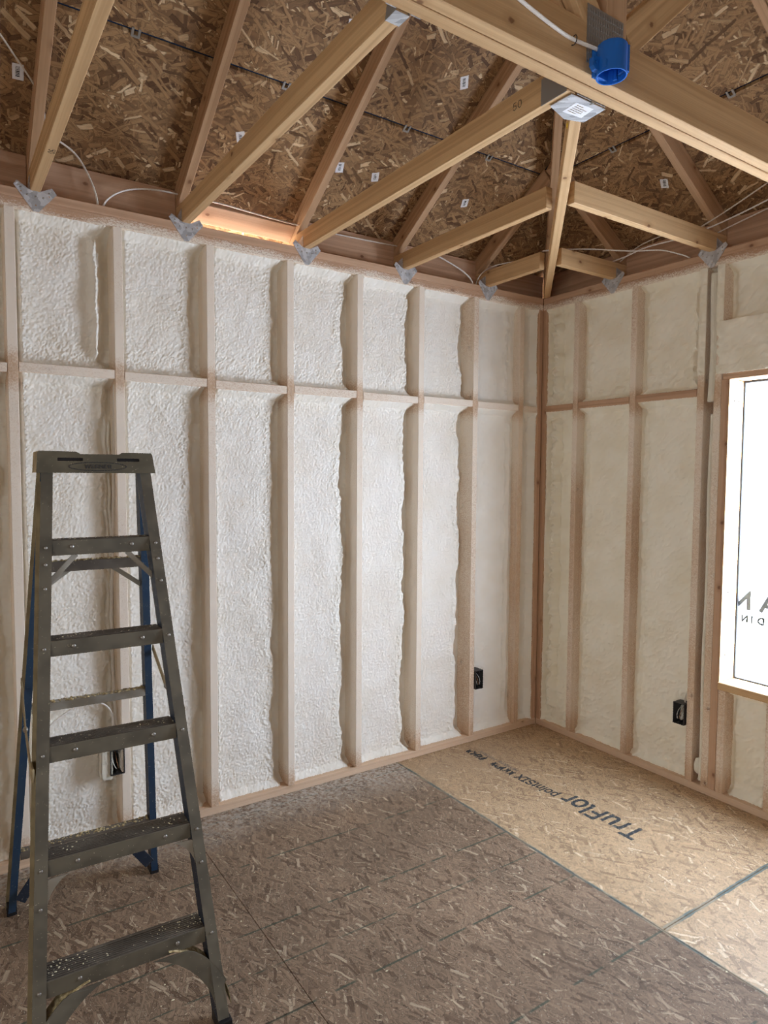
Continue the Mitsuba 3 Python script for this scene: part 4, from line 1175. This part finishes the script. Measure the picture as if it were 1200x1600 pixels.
# rear cross bars, the lower ones carrying foam crumbs
for z0, z1, m in ((1.318, 1.352, 'tread'), (0.812, 0.840, 'brace_metal'), (0.232, 0.262, 'tread')):
    x, y = rear_at(1, z1)
    hw = x - 0.0255
    b = put(lad + '__rear_bar', lbox(-hw, hw, y - 0.048, y - 0.045, z0, z1, 0.0007), m)
    put(b + '__upper_flange', lbox(-hw, hw, y - 0.0448, y - 0.012, z1 - 0.003, z1, 0.0007), m)
    crumbs = []
    for _ in range(150):
        c = trimesh.creation.icosphere(0, 0.0016 + 0.0034 * rng.random() ** 2)
        c.vertices = c.vertices * [1.2, 1, 0.8] + LW(hw * (2 * rng.random() - 1), y - 0.046 + 0.033 * rng.random(), z1 + 0.0012)
        crumbs.append(c)
    put(b + '__foam_crumbs', join(crumbs), 'dry_foam', kind='stuff')
for s in (-1, 1):
    x, y = rear_at(s, 0.25)
    strap(lad + '__rear_brace', (s * 0.115, y - 0.026, 0.228), (x - s * 0.022, y - 0.026, 0.065), 0.040, 0.004, 'rail_dark_shaded')

# spreaders: folding bars between front and rear rails, smeared with dried foam
for s, zf, zr in ((1, 0.88, 1.0), (-1, 0.80, 0.94)):
    fx, fy = front_at(s, zf)
    rx, ry = rear_at(s, zr)
    xo = 0.010
    A, B = np.array([fx + s * xo, fy + 0.050, zf]), np.array([rx + s * xo, ry - 0.030, zr])
    mid = A * 0.45 + B * 0.55 + [0, 0, -0.045]
    sp = strap(lad + '__spreader', A, mid, 0.022, 0.005, 'rail_tan', up=(1, 0, 0), label='folding spreader bar crusted with foam')
    strap(lad + '__spreader', mid, B, 0.022, 0.005, 'rail_tan', up=(1, 0, 0))
    put(sp + '__pivot', dome(LW(*mid), LW(1, 0, 0) - LW(0, 0, 0), 0.010, 0.008), 'steel', smooth=True)
x, y = front_at(-1, 0.80)
put(lad + '__spreader_hook', lbox(x - 0.012, x - 0.004, y - 0.002, y + 0.06, 0.775, 0.815, 0.002), 'rail_tan')

# cap: hollow moulded top with a raised oval emblem, two tool slots and a notched upper edge
zc0, zc1 = ZC, ZC + 0.068
yb, yt = -D0 - 0.010, -D0 + 0.004
front_outline = sg.Polygon([(-0.178, 0.0), (0.178, 0.0), (0.170, 0.060), (0.166, 0.066), (0.075, 0.066), (0.066, 0.060), (-0.052, 0.060), (-0.062, 0.067), (-0.170, 0.068), (-0.174, 0.062)])
slots = [sg.box(-0.116, 0.0395, -0.046, 0.0455).buffer(0.002), sg.box(0.060, 0.0395, 0.126, 0.0455).buffer(0.002)]
plate = front_outline.difference(slots[0]).difference(slots[1])
o = LW(0, yb, zc0)
exl, eyl = LW(1, 0, 0) - LW(0, 0, 0), LW(0, 1, 0) - LW(0, 0, 0)
upv = np.array([0, 0, 1.0]) + eyl * 0.12
cap = put(lad + '__cap', prism(plate, 0.006, (o, exl, upv, eyl)), 'cap_plastic', label='dark plastic top cap')
body = sg.Polygon([(-0.174, 0.004), (0.174, 0.004), (0.168, 0.060), (-0.170, 0.061)])
put(cap + '__body', prism(body, 0.135, (o + eyl * 0.0062, exl, upv * 0.98, eyl)), 'black_plastic')
put(cap + '__side_wall', prism(sg.Polygon([(-0.1785, 0.0), (-0.1745, 0.0), (-0.1705, 0.066), (-0.1735, 0.066)]), 0.14, (o + eyl * 0.004, exl, upv, eyl)), 'rail_tan')
oval_o = affinity.scale(sg.Point(0, 0).buffer(1, 40), 0.0875, 0.0145)
oval_i = affinity.scale(sg.Point(0, 0).buffer(1, 40), 0.0845, 0.0120)
fo = o + np.array([0, 0, 0.0205]) + eyl * (0.0205 * 0.12) - eyl * 0.0012
put(cap + '__emblem', prism(oval_o.difference(oval_i), 0.0015, (fo, exl, upv, eyl)), 'dark_plastic', label='oval outline of the emblem')
tm = meshkit.text_mesh('WERNER', 0.0115, 0.0015, bold=True)
v = tm.vertices.copy()
v[:, 0] -= v[:, 0].mean() if False else (v[:, 0].min() + v[:, 0].max()) / 2
v[:, 1] -= 0.0057
tm.vertices = fo + v[:, :1] * 1.22 * exl + v[:, 1:2] * upv + v[:, 2:] * eyl
put(cap + '__lettering', tm, 'dark_plastic', label='raised name on the cap')

# ------------------------------------------------------------------ crumbs of foam and chips strewn on the floor
crumbs = []
for _ in range(520):
    x, y = -3.4 + 3.4 * rng.random(), -2.6 * rng.random() ** 1.3
    if x > GX and rng.random() < 0.55:
        continue
    r = 0.0010 + 0.0026 * rng.random() ** 3
    c = trimesh.creation.icosphere(0, r)
    c.vertices = c.vertices * [1 + rng.random(), 1, 0.5] + [x, y, r * 0.45]
    crumbs.append(c)
labels[put('foam_crumbs', join(crumbs), 'foam_crumb')] = {'label': 'pale foam crumbs strewn over the floor', 'category': 'crumbs', 'kind': 'stuff'}
